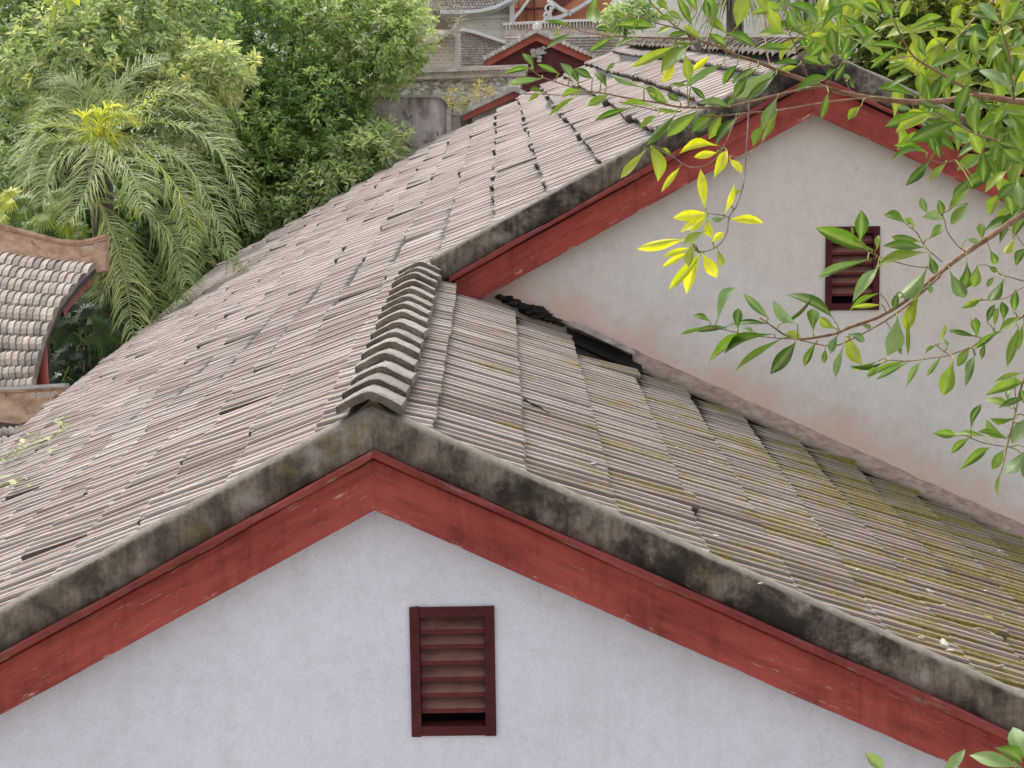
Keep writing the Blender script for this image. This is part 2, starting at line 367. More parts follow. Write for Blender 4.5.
# ------------------------------------------------------------------ the two houses
GZ = -4.6
REC = .18                                            # how far the gable wall stands back under the verge
def profile_line(x, x0, z0): return z0 - (TL*(x0-x) if x < x0 else TR*(x-x0))
def slope_board(name, x0, z0, side, xa, xb, top, bot, ya, yb, mat, parent, wob=.002, bev=.006, step=.18, top_in=0):
    """a board following the rake from |x-x0|=xa to xb; top/bot are vertical drops below the rake line; local x runs along the rake"""
    a = AL if side < 0 else AR; t = math.tan(a); n = max(2, int((xb-xa)/step)); mb = MB()
    rings = []
    for i in range(n+1):
        dx = xa+(xb-xa)*i/n; jt, jb, jf = (random.gauss(0, wob) for _ in range(3))
        zt, zb = -top-t*dx+jt, -bot-t*dx+jb
        rings.append([(side*dx, ya+bev*.7+jf, zb), (side*dx, ya+jf, zb+bev), (side*dx, ya+jf, zt-bev), (side*dx, ya+bev+jf, zt), (side*dx, yb, zt), (side*dx, yb, zb)])
    R = Matrix.Translation((x0, 0, z0)) @ Matrix.Rotation(side*a, 4, 'Y')
    Ri = R.inverted(); k = 6
    vs = [Ri @ (Vector(p)+Vector((x0, 0, z0))) for r in rings for p in r]; fs = []
    for i in range(n):
        for j in range(k):
            j2 = (j+1) % k; q = (i*k+j, (i+1)*k+j, (i+1)*k+j2, i*k+j2); fs.append(q if side > 0 else q[::-1])
    fs.append(tuple(range(k)) if side > 0 else tuple(reversed(range(k)))); e = [n*k+j for j in range(k)]; fs.append(tuple(reversed(e)) if side > 0 else tuple(e))
    mb.add(vs, fs, [(1, .92, 0, 0, 0, 1)[q % 6] for q in range(len(vs))]); return mb.build(name, mat, parent, R, False, 'edge')
def verge(x0, z0, side, xa, xb, y0, parent, wmat):
    """mortar verge: stained front face, pale rounded top, in its own frame (x along the rake, z square to it)"""
    a = AL if side < 0 else AR; L0, L1 = xa/math.cos(a), xb/math.cos(a); n = int((L1-L0)/.06)
    sec = [(.03, -.150*math.cos(a)), (.0, -.150*math.cos(a)), (.0, -.085), (.001, -.022), (.010, -.006), (.030, .004), (.060, .005), (.088, -.004), (.105, -.03), (.105, -.06)]
    c, si = math.cos(a), math.sin(a)
    R = Matrix(((side*c, 0, side*si, x0), (0, 1, 0, y0), (-si, 0, c, z0), (0, 0, 0, 1))) if side > 0 else Matrix(((-c, 0, -si, x0), (0, 1, 0, y0), (-si, 0, c, z0), (0, 0, 0, 1)))
    vs = []; fs = []; k = len(sec)
    for i in range(n+1):
        s = L0+(L1-L0)*i/n
        for j, (y, h) in enumerate(sec):
            q = mnoise.noise(Vector((s*5*side, j*.7, x0+3))); q2 = mnoise.noise(Vector((s*17*side, j*1.3, 7+x0)))
            ss = s - (h*math.tan(a) if i == 0 and xa < .01 else 0)
            vs.append((ss, y+(.004*q+.003*q2 if j < 9 else 0), h+(.005*q+.003*q2 if j > 1 else .008*q2)))
    for i in range(n):
        for j in range(k-1):
            q = (i*k+j, (i+1)*k+j, (i+1)*k+j+1, i*k+j+1); fs.append(q if side > 0 else q[::-1])
    fs.append(tuple(range(k)) if side > 0 else tuple(reversed(range(k)))); e = [n*k+j for j in range(k)]; fs.append(tuple(reversed(e)) if side > 0 else tuple(e))
    return MB().add(vs, fs).build('verge_mortar', M['verge'], parent, R, True)
def gable_wall(x0, z0, y, xl, xr, hole, mat, parent):
    vx, vz, vw, vh = hole; drop = .25; mb = MB(); T = .2
    def col(xa, xb, bot, top=None):
        xs = [xa]+([x0] if xa < x0 < xb else [])+[xb]
        loop = [(xa, bot), (xb, bot)]
        if top is None: loop += [(x, profile_line(x, x0, z0)-drop) for x in reversed(xs)]
        else: loop += [(xb, top), (xa, top)]
        mb.prism([(x, y+T, z) for x, z in loop], [(x, y, z) for x, z in loop])
    col(xl, vx, GZ); col(vx+vw, xr, GZ); col(vx, vx+vw, GZ, vz-vh); col(vx, vx+vw, vz)
    return mb.build('gable_wall', mat, parent)
def vent(vx, vz, vw, vh, y, parent, skew=0):
    t, fw = .04, .036; mb = MB(); f0 = y-.012
    mb.box((vx, f0, vz-vh), (vx+fw, y+.06, vz), jit=.0018); mb.box((vx+vw-fw, f0, vz-vh), (vx+vw, y+.06, vz), jit=.0018)
    mb.box((vx+fw, f0+.001, vz-t), (vx+vw-fw, y+.06, vz-.0015), jit=.001); mb.box((vx+fw, f0+.001, vz-vh+.0015), (vx+vw-fw, y+.06, vz-vh+t*.95), jit=.001)
    fr = mb.build('vent', M['maroon'], parent)
    bk = MB(); bk.box((vx+.002, y+.16, vz-vh+.002), (vx+vw-.002, y+.175, vz-.002)); bk.build('vent_back', M['dark'], fr)
    n = 6; zt, zb = vz-t, vz-vh+t; p = (zt-zb-.012)/(n+.55)
    for i in range(n):
        z1 = zt-p*i-.002; z0 = z1-p*.97; xa, xb = vx+fw+.001, vx+vw-fw-.001; j = random.gauss(0, .0012)
        th = .012
        # slat: leans out at the bottom; dusty sloping top face, maroon nosing
        prof = [(y+.048, z1-.008+j), (y+.006, z0+th+j), (y+.006, z0+j), (y+.016, z0+j), (y+.048, z1-.024+j)]
        s = MB(); s.prism([(xb, a, b) for a, b in prof], [(xa, a, b) for a, b in prof]); me_ = s.build('slat', M['slat'], fr)
        e = MB(); e.box((xa+.0005, y+.001, z0-.001+j), (xb-.0005, y+.0058, z0+th+.002+j)); 
        # nosing joined into the slat as a second material slot
        k = len(me_.data.vertices); me = bpy.data.meshes.new('slat')
        me.from_pydata([tuple(v.co) for v in me_.data.vertices]+e.v, [], [tuple(pp.vertices) for pp in me_.data.polygons]+[tuple(q+k for q in f) for f in e.f])
        me.materials.append(M['slat']); me.materials.append(M['slat_edge'])
        for q in range(len(me_.data.polygons), len(me.polygons)): me.polygons[q].material_index = 1
        me_.data = me
    return fr
def cap_mesh(seed):
    rr = random.Random(seed); mb = MB(); L = .40; th = .030
    xs = [-.115, -.08, -.045, -.02, 0, .02, .045, .08, .115]
    prof = [(x, -.56*(math.sqrt(x*x+.0007)-.0265)) for x in xs]; n = len(xs); V = []; A = []
    for yy, dz in ((0, 0), (.012, .003), (.2, -.014), (L, -.034)):
        for x, z in prof: V.append((x+rr.uniform(-.003, .003), yy+rr.uniform(-.004, .004), z+dz+rr.uniform(-.002, .002))); A.append(.0)
    F = [(i*n+j, i*n+j+1, (i+1)*n+j+1, (i+1)*n+j) for i in range(3) for j in range(n-1)]
    b = len(V)
    for x, z in prof: V.append((x*.99, 0.004+rr.uniform(-.003, .003), z-.004)); A.append(.7)
    for x, z in prof: V.append((x*.97, .008+rr.uniform(-.004, .004), z-th+rr.uniform(-.004, .004))); A.append(1)
    for j in range(n-1): F.append((b+j, b+n+j, b+n+j+1, b+j+1)); F.append((j, b+j, b+j+1, j+1))
    for col in (0, n-1):
        b = len(V)
        for i in range(4): x = V[i*n+col]; V.append((x[0], x[1], x[2]-th)); A.append(1)
        for i in range(3):
            q = (i*n+col, (i+1)*n+col, b+i+1, b+i); F.append(q if col == 0 else q[::-1])
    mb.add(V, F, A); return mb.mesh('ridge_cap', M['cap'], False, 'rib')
CAPS = [cap_mesh(i) for i in range(5)]

# ---- front wing
front = thing('gable_house', (0, 2.4, GZ), 'nearest white gabled house wing, red fascia and louvred vent below its grey ridge caps', 'house')
FV = (.108, -.760, .3045, .482); RV = (2.288, .170, .306, .478)
gable_wall(0, 0, REC, -3.3, 3.6, (FV[0]+.004, FV[1]-.004, FV[2]-.008, FV[3]-.008), M['wall'], front)
vent(*FV, REC, front)
side_ = MB(); side_.box((-3.3, REC+.2, GZ), (-3.1, D+.5, -3.3*TL-.25)); side_.box((3.4, REC+.2, GZ), (3.6, D, -3.6*TR-.25)); side_.build('side_wall', M['wall'], front)
dk = MB()
def deck(mb, side, s0, s1, ya, yb, n=-.058, th=.05, x0=0, z0=0):
    q = [Vector((s0, 0, n)), Vector((s1, 0, n))]; lo = []; hi = []
    for (s, y) in ((s0, ya), (s1, ya), (s1, yb), (s0, yb)):
        m1 = slope_matrix(side, s, y, n); m2 = slope_matrix(side, s, y, n-th); off = Vector((x0, 0, z0))
        hi.append(m1.translation+off); lo.append(m2.translation+off)
    mb.prism(lo, hi) if side > 0 else mb.prism(lo[::-1], hi[::-1])
deck(dk, -1, 0, 4.2, .045, D); deck(dk, 1, .0, 4.1, .046, D+REC-.002)
fdeck = dk.build('roof_deck', M['dark'], front)
specs_l = []; specs_r = []
for j in range(18):
    y = .055+j*PITCH_W
    for k in range(12):
        if j < 17: specs_l.append((-1, .25+EXPO*k, y, .62 if k == 0 else 1.0))
    for k in range(11):
        if (k == 3 and j >= 16) or (j == 17 and k < 2): continue      # the slipped tile by the upper wall: an open gap
        specs_r.append((1, .235+EXPO*k, y, .58 if k == 0 else 1.0))
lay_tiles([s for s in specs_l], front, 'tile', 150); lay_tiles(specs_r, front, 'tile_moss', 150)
rm = MB(); rm.prism([(-.10, .03, -.07), (.10, .03, -.065), (.0, .03, .024)][::1], [(-.10, D-.02, -.07), (.10, D-.02, -.065), (0, D-.02, .024)]); rm.build('ridge_mortar', M['moss_mortar'], front)
for i in range(15):
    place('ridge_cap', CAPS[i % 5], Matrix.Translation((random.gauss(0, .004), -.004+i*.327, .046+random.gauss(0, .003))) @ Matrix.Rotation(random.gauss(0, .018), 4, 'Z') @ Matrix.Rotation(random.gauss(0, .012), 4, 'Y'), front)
for sd, xe in ((-1, 3.75), (1, 3.7)):
    verge(0, 0, sd, 0, xe, 0, front, None)
    slope_board('fascia_lip', 0, 0, sd, 0, xe, .150, .181, -.020, .06, M['red_lip'], front, .003)
    slope_board('fascia_board', 0, 0, sd, 0, xe, .193, .376, .042, .075, M['red'], front, .0012)
    slope_board('soffit', 0, 0, sd, 0, xe, .165, .235, .092, REC+.05, M['maroon'], front, .001)

# ---- rear house
YB = 24.6
rear = thing('gable_house', (2.2, 14, GZ), 'taller white gabled house behind the front wing, half hidden by leafy branches on its right', 'house')
XR = X1; ZR = X1*TL
gable_wall(XR, ZR, D+REC, -.4, 5.9, (RV[0]+.004, RV[1]-.004, RV[2]-.008, RV[3]-.008), M['wall_stain'], rear)
vent(*RV, D+REC, rear)
b_ = MB(); b_.box((-3.3, D+.5, GZ), (-3.1, YB-.3, -3.3*TL-.3)); b_.box((5.7, D+REC+.2, GZ), (5.9, YB-.3, ZR-3.6*TR-.3)); b_.box((-3.1, YB-.5, GZ), (5.7, YB-.3, -1.8)); b_.build('side_wall', M['wall'], rear)
dk = MB(); SR = -X1/math.cos(AL)
deck(dk, -1, SR, 4.2, D+.045, YB); deck(dk, 1, 0, 4.1, D+.046, YB, x0=XR, z0=ZR)
deck(dk, -1, .1, 3.4, YB+.001, YB+3.2)
dk.build('roof_deck', M['dark'], rear)
sp = []
for j in range(int((YB+4.6-D)/PITCH_W)):
    y = .055+(17+j)*PITCH_W
    for k in range(-7, 12):
        s_ = .25+EXPO*k; xx = -s_*math.cos(AL)
        if xx > 1 and y > 24.2-(xx-1)*1.5: continue
        if xx <= 1 and y > YB+4.4*max(0, min(1, (xx+3.6)/1.2, (.1-xx)/.9)): continue
        sp.append((-1, s_, y, .60 if k == -7 else 1.0))
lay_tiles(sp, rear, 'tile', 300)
rr_ = MB()                                           # the far slope that falls away to the right: tiles out of sight from here, laid as one sheet of ribs
for j in range(66):
    for k in range(0, 11):
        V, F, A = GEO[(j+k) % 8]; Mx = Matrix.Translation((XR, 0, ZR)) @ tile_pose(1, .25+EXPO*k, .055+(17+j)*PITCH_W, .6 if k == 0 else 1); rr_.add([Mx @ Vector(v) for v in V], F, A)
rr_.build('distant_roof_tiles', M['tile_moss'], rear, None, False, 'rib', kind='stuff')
for i in range(52):
    place('ridge_cap', CAPS[i % 5], Matrix.Translation((XR+random.gauss(0, .004), D-.004+i*.327, ZR+.05)) @ Matrix.Rotation(random.gauss(0, .03), 4, 'Z'), rear)
verge(XR, ZR, -1, 0, XR-.05, D, rear, None); verge(XR, ZR, 1, 0, 3.7, D, rear, None)
for sd, xe in ((-1, XR-.16), (1, 3.7)):
    slope_board('fascia_lip', XR, ZR, sd, 0, xe, .150, .181, D-.020, D+.06, M['red_lip'], rear, .003)
    slope_board('fascia_board', XR, ZR, sd, 0, xe if sd > 0 else XR-.19, .193, .376, D+.042, D+.075, M['red'], rear, .0012)
    slope_board('soffit', XR, ZR, sd, 0, xe, .165, .235, D+.092, D+REC+.05, M['maroon'], rear, .001)
# mortar fillet where the front roof runs under the rear gable
def fillet():
    n = 64; vs = []; fs = []; k = 4
    for i in range(n+1):
        x = 1.19+(3.75-1.19)*i/n; thin = 1.0; q = mnoise.noise(Vector((x*3, 2, 1))); q2 = mnoise.noise(Vector((x*9, 5, 1))); yb = D+REC+.003; wdt = (.08+.014*q+.012*q2)*thin; ht = .048+.012*q2
        z = -x*TR
        for (y, zz) in ((yb, z-.06), (yb-wdt, z-.05), (yb-wdt*.82, z-.004+.008*q), (yb-.012, z+ht), (yb, z+ht+.004))[:5]: vs.append((x, y, zz))
    k = 5
    for i in range(n):
        for j in range(k): j2 = (j+1) % k; fs.append((i*k+j, i*k+j2, (i+1)*k+j2, (i+1)*k+j))
    fs.append(tuple(reversed(range(k)))); fs.append(tuple(n*k+j for j in range(k)))
    MB().add(vs, fs).build('mortar_fillet', M['fillet'], rear, None, True)
fillet()
gl = MB(); gl.prism([(.82, D+REC-.16, -.82*TR-.055), (1.24, D+REC-.16, -1.24*TR-.055), (1.24, D+REC-.004, -1.24*TR-.055), (.82, D+REC-.004, -.82*TR-.055)], [(.82, D+REC-.16, -.82*TR-.045), (1.24, D+REC-.16, -1.24*TR-.045), (1.24, D+REC-.004, -1.24*TR+.012), (.82, D+REC-.004, -.82*TR+.004)]); gl.build('gap_shade_strip', M['dark'], rear)  # solid black strip, painted darkness of the hole beneath the loose slab
rb = MB(); rb.tube([(.74, D+REC-.01, -.74*TR+.02), (.95, D+REC-.012, -.95*TR+.03), (1.1, D+REC-.012, -1.1*TR+.028), (1.22, D+REC-.01, -1.22*TR+.03)], [.014, .02, .018, .026], 6); rb.build('mortar_fillet', M['fillet'], rear, None, True)
def on_right(px, py, lift=0):
    r = (at(px, py, 1)-CAM); t = -(CAM.z+TR*CAM.x)/(r.z+TR*r.x); return CAM+r*t+Vector((0, 0, lift))
def on_left(px, py, lift=0):
    r = (at(px, py, 1)-CAM); t = (TL*CAM.x-CAM.z)/(r.z-TL*r.x); return CAM+r*t+Vector((0, 0, lift))
# loose piece of mortar and rubbish lying in the valley
def rough_slab(pa, pb, wd, th, mat, name, lab, cat, seed):
    pa, pb = Vector(pa), Vector(pb); ax = (pb-pa); L = ax.length; ax.normalize(); sdv = Vector((0, 1, 0)); sdv = (sdv-ax*sdv.dot(ax)).normalized(); up = ax.cross(sdv)
    if up.z < 0: up = -up
    vs = []; fs = []; n = 12; k = 6
    for i in range(n+1):
        f = i/n; e = min(1, 4*min(f, 1-f)+.45)
        for j, (a, b) in enumerate(((-.5, 0), (-.46, .8), (-.1, 1), (.35, .85), (.5, .1), (0, -.1))):
            q = mnoise.noise(Vector((f*6, j, seed)))
            vs.append(pa+ax*(L*f+.01*q)+sdv*(a*wd*e*(1+.2*q))+up*(b*th*e*(1+.3*q)))
    for i in range(n):
        for j in range(k): j2 = (j+1) % k; fs.append((i*k+j, i*k+j2, (i+1)*k+j2, (i+1)*k+j))
    fs.append(tuple(reversed(range(k)))); fs.append(tuple(n*k+j for j in range(k)))
    o = MB().add(vs, fs).build(name, mat, None, None, False); o['label'] = lab; o['category'] = cat; return o
pm = weather('broken grey mortar', [(.3, (.33, .25, .21)), (.55, (.46, .385, .34)), (.75, (.55, .49, .45))], 10, bump=.9, bscale=50)
a_, b2_ = on_right(566, 324), on_right(634, 360); a_.y = b2_.y = D+.085
rough_slab(a_+Vector((0, .0, .04)), b2_+Vector((0, .0, .035)), .085, .03, pm, 'mortar_slab', 'loose slab of grey mortar tilted over a dark gap beside the upper wall', 'mortar', 3)
# rotted debris in the corner below the rear fascia
dm = MB()
for i, (px, py, r) in enumerate(((500, 294, .02), (507, 296, .026), (514, 298, .03), (521, 300, .03), (528, 301, .036), (533, 302, .042), (538, 306, .036), (543, 310, .034), (548, 313, .028), (554, 316, .02), (530, 306, .03), (560, 318, .016))):
    c_ = on_right(px, py); c_.y = min(c_.y, D+.13); dm.lump(c_+Vector((random.gauss(0, .01), random.gauss(0, .02), .012)), (r*1.5, r*.9, r*.7), i+2, .32, 6, 9)
o = dm.build('rotted_debris', M['rot'], None, None, False); o['label'] = 'black clump of rotted debris under the end of the rear red fascia'; o['category'] = 'debris'; o['kind'] = 'stuff'

# ------------------------------------------------------------------ ground and hillside
gm = weather('damp earth', [(.3, (.035, .036, .020)), (.5, (.07, .065, .04)), (.7, (.13, .115, .085))], 1.2, bump=.8, bscale=8)
g = MB(); g.add([(-900, -900, GZ), (900, -900, GZ), (900, 900, GZ), (-900, 900, GZ)], [(0, 1, 2, 3)]); g.build('ground', gm, None, kind='structure')
g = MB(); g.add([(-40, -40, GZ+.006), (40, -40, GZ+.006), (40, D+REC, GZ+.006), (-40, D+REC, GZ+.006)], [(0, 1, 2, 3)]); g.build('bounce_sheet', weather('pale bounce sheet', [(.3, (.24, .22, .205)), (.7, (.33, .31, .29))], 2, bump=.3, bscale=12), None, kind='structure')  # unseen pale sheet, added to bounce light up onto the walls
hm = weather('dry hillside', [(.3, (.080, .075, .055)), (.5, (.150, .140, .120)), (.7, (.210, .200, .180))], .5, bump=.8, bscale=3)
V = []; F = []; nx, ny = 60, 24
for j in range(ny+1):
    for i in range(nx+1):
        x = -90+180*i/nx; y = 48+90*j/ny; t = j/ny
        V.append((x, y, GZ-.3+15*(t*t*(3-2*t))+1.2*t*mnoise.noise(Vector((x*.08, y*.08, 1)))*2))
for j in range(ny):
    for i in range(nx): a = j*(nx+1)+i; F.append((a, a+1, a+nx+2, a+nx+1))
MB().add(V, F).build('hillside', hm, None, None, True, kind='structure')

# ------------------------------------------------------------------ pavilion with upturned ridges, at the left edge
bt = weather('grey clay pan tile', [(.3, (.248, .205, .170)), (.5, (.343, .289, .242)), (.7, (.422, .365, .309))], 5, rnd=.5, bump=.6, bscale=70, specks=((.40, .30, .16), 18, .62, (1, 1, 1)))
tr = weather('terracotta render', [(.3, (.329, .204, .144)), (.5, (.568, .357, .240)), (.72, (.750, .548, .384))], 5, (1, 1, 2), bump=.7, bscale=50, specks=((.239, .166, .128), 9, .58, (1, 1, 1)))
plaster = weather('pale plaster', [(.3, (.45, .42, .39)), (.7, (.68, .65, .62))], 8, bump=.5)
pav = thing('pavilion', at(-60, 420, 24)*1.0, 'old pavilion at the left edge with curved pan tiled roof and upturned end ridges', 'pavilion')
def lerp(a, b, t): return a+(b-a)*t
def poly_at(pts, t):                                  # points sampled evenly by index
    f = t*(len(pts)-1); i = min(int(f), len(pts)-2); return lerp(pts[i], pts[i+1], f-i)
eave = [at(x, y, d) for x, y, d in ((33, 392, 22), (38, 368, 22.4), (46, 338, 22.9), (58, 310, 23.5), (76, 287, 24.2), (96, 266, 25))]
head = [at(x, y, d) for x, y, d in ((-160, 382, 22.9), (-155, 345, 23.4), (-148, 305, 24), (-140, 270, 24.6), (-128, 243, 25.3), (-110, 224, 26))]
def roof_pt(u, v):                                    # u: 0 at the eave .. 1 at the head;  v along the eave
    e, h = poly_at(eave, v), poly_at(head, v); p = lerp(e, h, u); p.z -= .10*math.sin(math.pi*u)*.9; return p
pdk = MB(); nu, nv = 14, 12; vs = []; fs = []
for lay in (0.0, -.045):
    for i in range(nu+1):
        for j in range(nv+1): vs.append(roof_pt(i/nu, j/nv)+Vector((0, 0, -.03+lay)))
W_ = (nu+1)*(nv+1)
for i in range(nu):
    for j in range(nv):
        a = i*(nv+1)+j; fs.append((a, a+nv+1, a+nv+2, a+1)); fs.append((W_+a, W_+a+1, W_+a+nv+2, W_+a+nv+1))
for j in range(nv): fs.append((j, j+1, W_+j+1, W_+j))
MB().add(vs, fs).build('roof_bed', weather('dark roof bed', [(.3, (.05, .045, .04)), (.7, (.12, .11, .10))], 8), pav, None, False)
NROW, NT_ = 10, 30
for r in range(NROW):
    v0 = (r+.5)/NROW
    pa = [roof_pt(i/(NT_), v0) for i in range(NT_+2)]
    for i in range(NT_-1):
        p, q = pa[i], pa[i+1]; ax = q-p; L = ax.length
        if to_px(p)[0] < -12: continue
        wd = (roof_pt(i/NT_, min(1, v0+.5/NROW))-roof_pt(i/NT_, max(0, v0-.5/NROW)))
        up = ax.cross(wd).normalized()
        if up.z < 0: up = -up
        rad = wd.length*.5*random.uniform(.90, 1.02); wdn = wd.normalized(); mb = MB(); vs = []; n = 7
        h0 = .076+random.uniform(-.006, .006); jo = random.uniform(-.03, .03)
        for (f, lift, rs) in ((-.10, .012, 1.03), (-.06, .012, 1.03), (1.05, -.006, .96)):
            for k in range(n):
                a = math.pi*k/(n-1); rr2 = rs
                vs.append(p+ax*(f+jo)+wdn*(-math.cos(a)*rad*rr2)+up*(math.sin(a)*h0*rr2*1.15+lift-.02))
        fs = [(s*n+k, s*n+k+1, (s+1)*n+k+1, (s+1)*n+k) for s in range(2) for k in range(n-1)]
        fs.append(tuple(range(n)))
        mb.add(vs, fs); mb.build('pan_tile', bt, pav)
fas = MB(); vs = []; fs = []
for j in range(13):
    p = roof_pt(0.02, .70+.3*j/12); vs += [p+Vector((.0, 0, -.08)), p+Vector((0, 0, -.20)), p+Vector((-.06, .02, -.20)), p+Vector((-.06, .02, -.08))]
for j in range(12):
    for k in range(4): k2 = (k+1) % 4; fs.append((j*4+k, j*4+k2, j*4+4+k2, j*4+4+k))
M['pink'] = weather('faded red board', [(.3, (.30, .07, .06)), (.6, (.42, .15, .13)), (.75, (.5, .27, .24))], 7, bump=.3)
fas.add(vs, fs).build('eave_board', M['pink'], pav)
post = MB(); pb_ = at(42, 372, 23.2); post.tube([(pb_.x, pb_.y, GZ), (pb_.x, pb_.y, pb_.z+.3)], .065, 12); post.build('post', weather('red lacquered post', [(.3, (.30, .045, .03)), (.7, (.42, .075, .05))], 4, bump=.1, rough=.5), pav, None, True)
wl = MB(); p0 = at(-60, 420, 23.6); wl.box((p0.x-2.2, p0.y-.2, GZ), (p0.x+.25, p0.y+2.6, p0.z+.45)); wl.build('pavilion_wall', weather('brown pavilion wall', [(.3, (.20, .15, .12)), (.7, (.32, .25, .2))], 3), pav)  # wall in a plain brown colour
def swirl(mb, c, ux, uz, nrm, r, turns, wd, flip=1):
    pts = []
    for i in range(26):
        a = turns*2*math.pi*i/25; rr2 = r*(1-.75*i/25); pts.append(c+ux*(math.cos(a)*rr2*flip)+uz*(math.sin(a)*rr2)+nrm*.012)
    mb.tube(pts, wd, 4)
def end_ridge(pxs, tops, bots, ds, thick, name, label):
    """a plastered ridge wall with an upturned end; outline given at its own distance, with real thickness"""
    top = [at(x, y, d) for (x, d), y in zip(zip(pxs, ds), tops)]; bot = [at(x, y, d) for (x, d), y in zip(zip(pxs, ds), bots)]
    back = FWD*thick; n = len(top); vs = []; fs = []
    for i in range(n):
        t, b = top[i], bot[i]; m1 = lerp(t, b, .48); fz = FWD*.035
        vs += [t+Vector((0, 0, 0))-FWD*.03, lerp(t, b, .10)-FWD*.03, lerp(t, b, .13), m1, lerp(t, b, .52)-fz, b-fz, b+back, t+back]
    k = 8
    for i in range(n-1):
        for j in range(k): j2 = (j+1) % k; fs.append((i*k+j, i*k+j2, (i+1)*k+j2, (i+1)*k+j))
    fs.append(tuple(range(k))); fs.append(tuple((n-1)*k+j for j in reversed(range(k))))
    o = MB().add(vs, fs).build(name, tr, pav)
    cp = MB(); vs = []; fs = []
    for i in range(n):
        t = top[i]; vs += [t-FWD*.05+Vector((0, 0, -.012)), t-FWD*.05+Vector((0, 0, .022)), t+back+FWD*.02+Vector((0, 0, .022)), t+back+FWD*.02+Vector((0, 0, -.012))]
    for i in range(n-1):
        for j in range(4): j2 = (j+1) % 4; fs.append((i*4+j, i*4+j2, i*4+4+j2, i*4+4+j))
    fs.append((0, 1, 2, 3)); fs.append(tuple((n-1)*4+j for j in (3, 2, 1, 0)))
    cp.add(vs, fs).build('coping', plaster if pxs[-1] < 80 else tr, o)
    return o
e1 = end_ridge([-140, -60, 0, 30, 60, 80, 95, 106], [212, 216, 225, 233, 241, 242.5, 239.5, 236], [238, 246, 258, 264, 270, 273, 273, 271], [26.2, 25.9, 25.6, 25.5, 25.35, 25.25, 25.2, 25.15], .22, 'end_ridge', None)
sw = MB(); ds_ = 25.15
swirl(sw, at(85, 248.5, ds_), RGT, UPV, -FWD, .028, 1.3, .006); swirl(sw, at(91, 248, ds_), RGT, UPV, -FWD, .024, 1.3, .006, -1); swirl(sw, at(97, 245, ds_), RGT, UPV, -FWD, .03, 1.1, .006); sw.build('scroll_relief', plaster, e1)
e2 = end_ridge([-120, -40, 0, 20, 40, 55, 65], [389, 389, 389, 388.5, 387, 386, 385.5], [436, 428, 422, 424, 416, 416, 415], [21.9, 21.85, 21.8, 21.78, 21.76, 21.74, 21.7], .2, 'end_ridge', None)
sw = MB(); ds_ = 21.66
for k in range(4): swirl(sw, at(33+k*7, 396-.5*k, ds_), RGT, UPV, -FWD, .03, 1.1, .0065, 1 if k % 2 else -1)
sw.build('scroll_relief', plaster, e2)
# lower tiles in front of the near ridge
for r in range(4):
    for i in range(9):
        p = at(-14+i*6.5, 430+r*9-i*.4, 21.4-.25*r); mb = MB(); vs = []; n = 6; rad = .08
        for (f, h) in ((-.5, .03), (.62, .0)):
            for k in range(n):
                a = math.pi*k/(n-1); vs.append(p+RGT*(f*.055)+Vector((0, 1, .1))*(-math.cos(a)*rad)+Vector((0, 0, 1))*(math.sin(a)*.05+h-.06))
        mb.add(vs, [(k, k+1, n+k+1, n+k) for k in range(n-1)]+[tuple(range(n))]); mb.build('pan_tile', bt, pav)
lb = MB(); lb.prism([at(-40, 470, 20.9), at(60, 470, 20.9), at(60, 425, 21.65), at(-40, 432, 21.65)], [at(-40, 470, 20.9)+Vector((0, 0, -.1)), at(60, 470, 20.9)+Vector((0, 0, -.1)), at(60, 425, 21.65)+Vector((0, 0, -.1)), at(-40, 432, 21.65)+Vector((0, 0, -.1))]); lb.build('roof_bed', M['rot'], pav)

# ------------------------------------------------------------------ village on the slope behind
def slab(name, pts, d, th, mat, parent, **kw):
    fr = [at(x, y, d) for x, y in pts]; bk = [p+FWD*th for p in fr]
    return MB().prism(bk[::-1], fr[::-1]).build(name, mat, parent, None, False, **kw)
def bar(name, pts, wpx, d, th, mat, parent):          # a strip along a polyline, wpx wide
    up = [(x, y-wpx/2) for x, y in pts]; dn = [(x, y+wpx/2) for x, y in pts]; n = len(pts); mb = MB(); vs = []; fs = []
    for (a, b) in zip(up, dn):
        vs += [at(*a, d), at(*b, d), at(*b, d)+FWD*th, at(*a, d)+FWD*th]
    for i in range(n-1):
        for k in range(4): k2 = (k+1) % 4; fs.append((i*4+k, i*4+4+k, i*4+4+k2, i*4+k2))
    fs.append((0, 1, 2, 3)); fs.append(tuple((n-1)*4+k for k in (3, 2, 1, 0)))
    return mb.add(vs, fs).build(name, mat, parent)
def brick_mat(name, c1, c2, mo, sc):
    t = NT(name); b = t.n('ShaderNodeTexBrick'); v = t.coord('pos'); 
    sx = t.n('ShaderNodeSeparateXYZ'); t.L(v, sx.inputs[0]); cb = t.n('ShaderNodeCombineXYZ'); t.L(sx.outputs['X'], cb.inputs[0]); t.L(sx.outputs['Z'], cb.inputs[1]); t.L(cb.outputs[0], b.inputs['Vector'])
    b.inputs['Color1'].default_value = (*c1, 1); b.inputs['Color2'].default_value = (*c2, 1); b.inputs['Mortar'].default_value = (*mo, 1); b.inputs['Scale'].default_value = sc
    b.inputs['Mortar Size'].default_value = .035
    c = t.mix(.6, b.outputs['Color'], t.ramp(t.noise(v, 3, 5, .7), [(.3, .65), (.7, 1.05)]), 'MULTIPLY'); t.bump(b.outputs['Fac'], -.4, .02); return t.fin(c, .95)
stonem = weather('rubble stone', [(.3, (.532, .396, .330)), (.5, (.750, .697, .591)), (.7, (.750, .750, .728))], 3, rnd=.45, bump=.6, bscale=20)
earthm = weather('earth mortar', [(.3, (.26, .21, .18)), (.7, (.46, .40, .35))], 4)
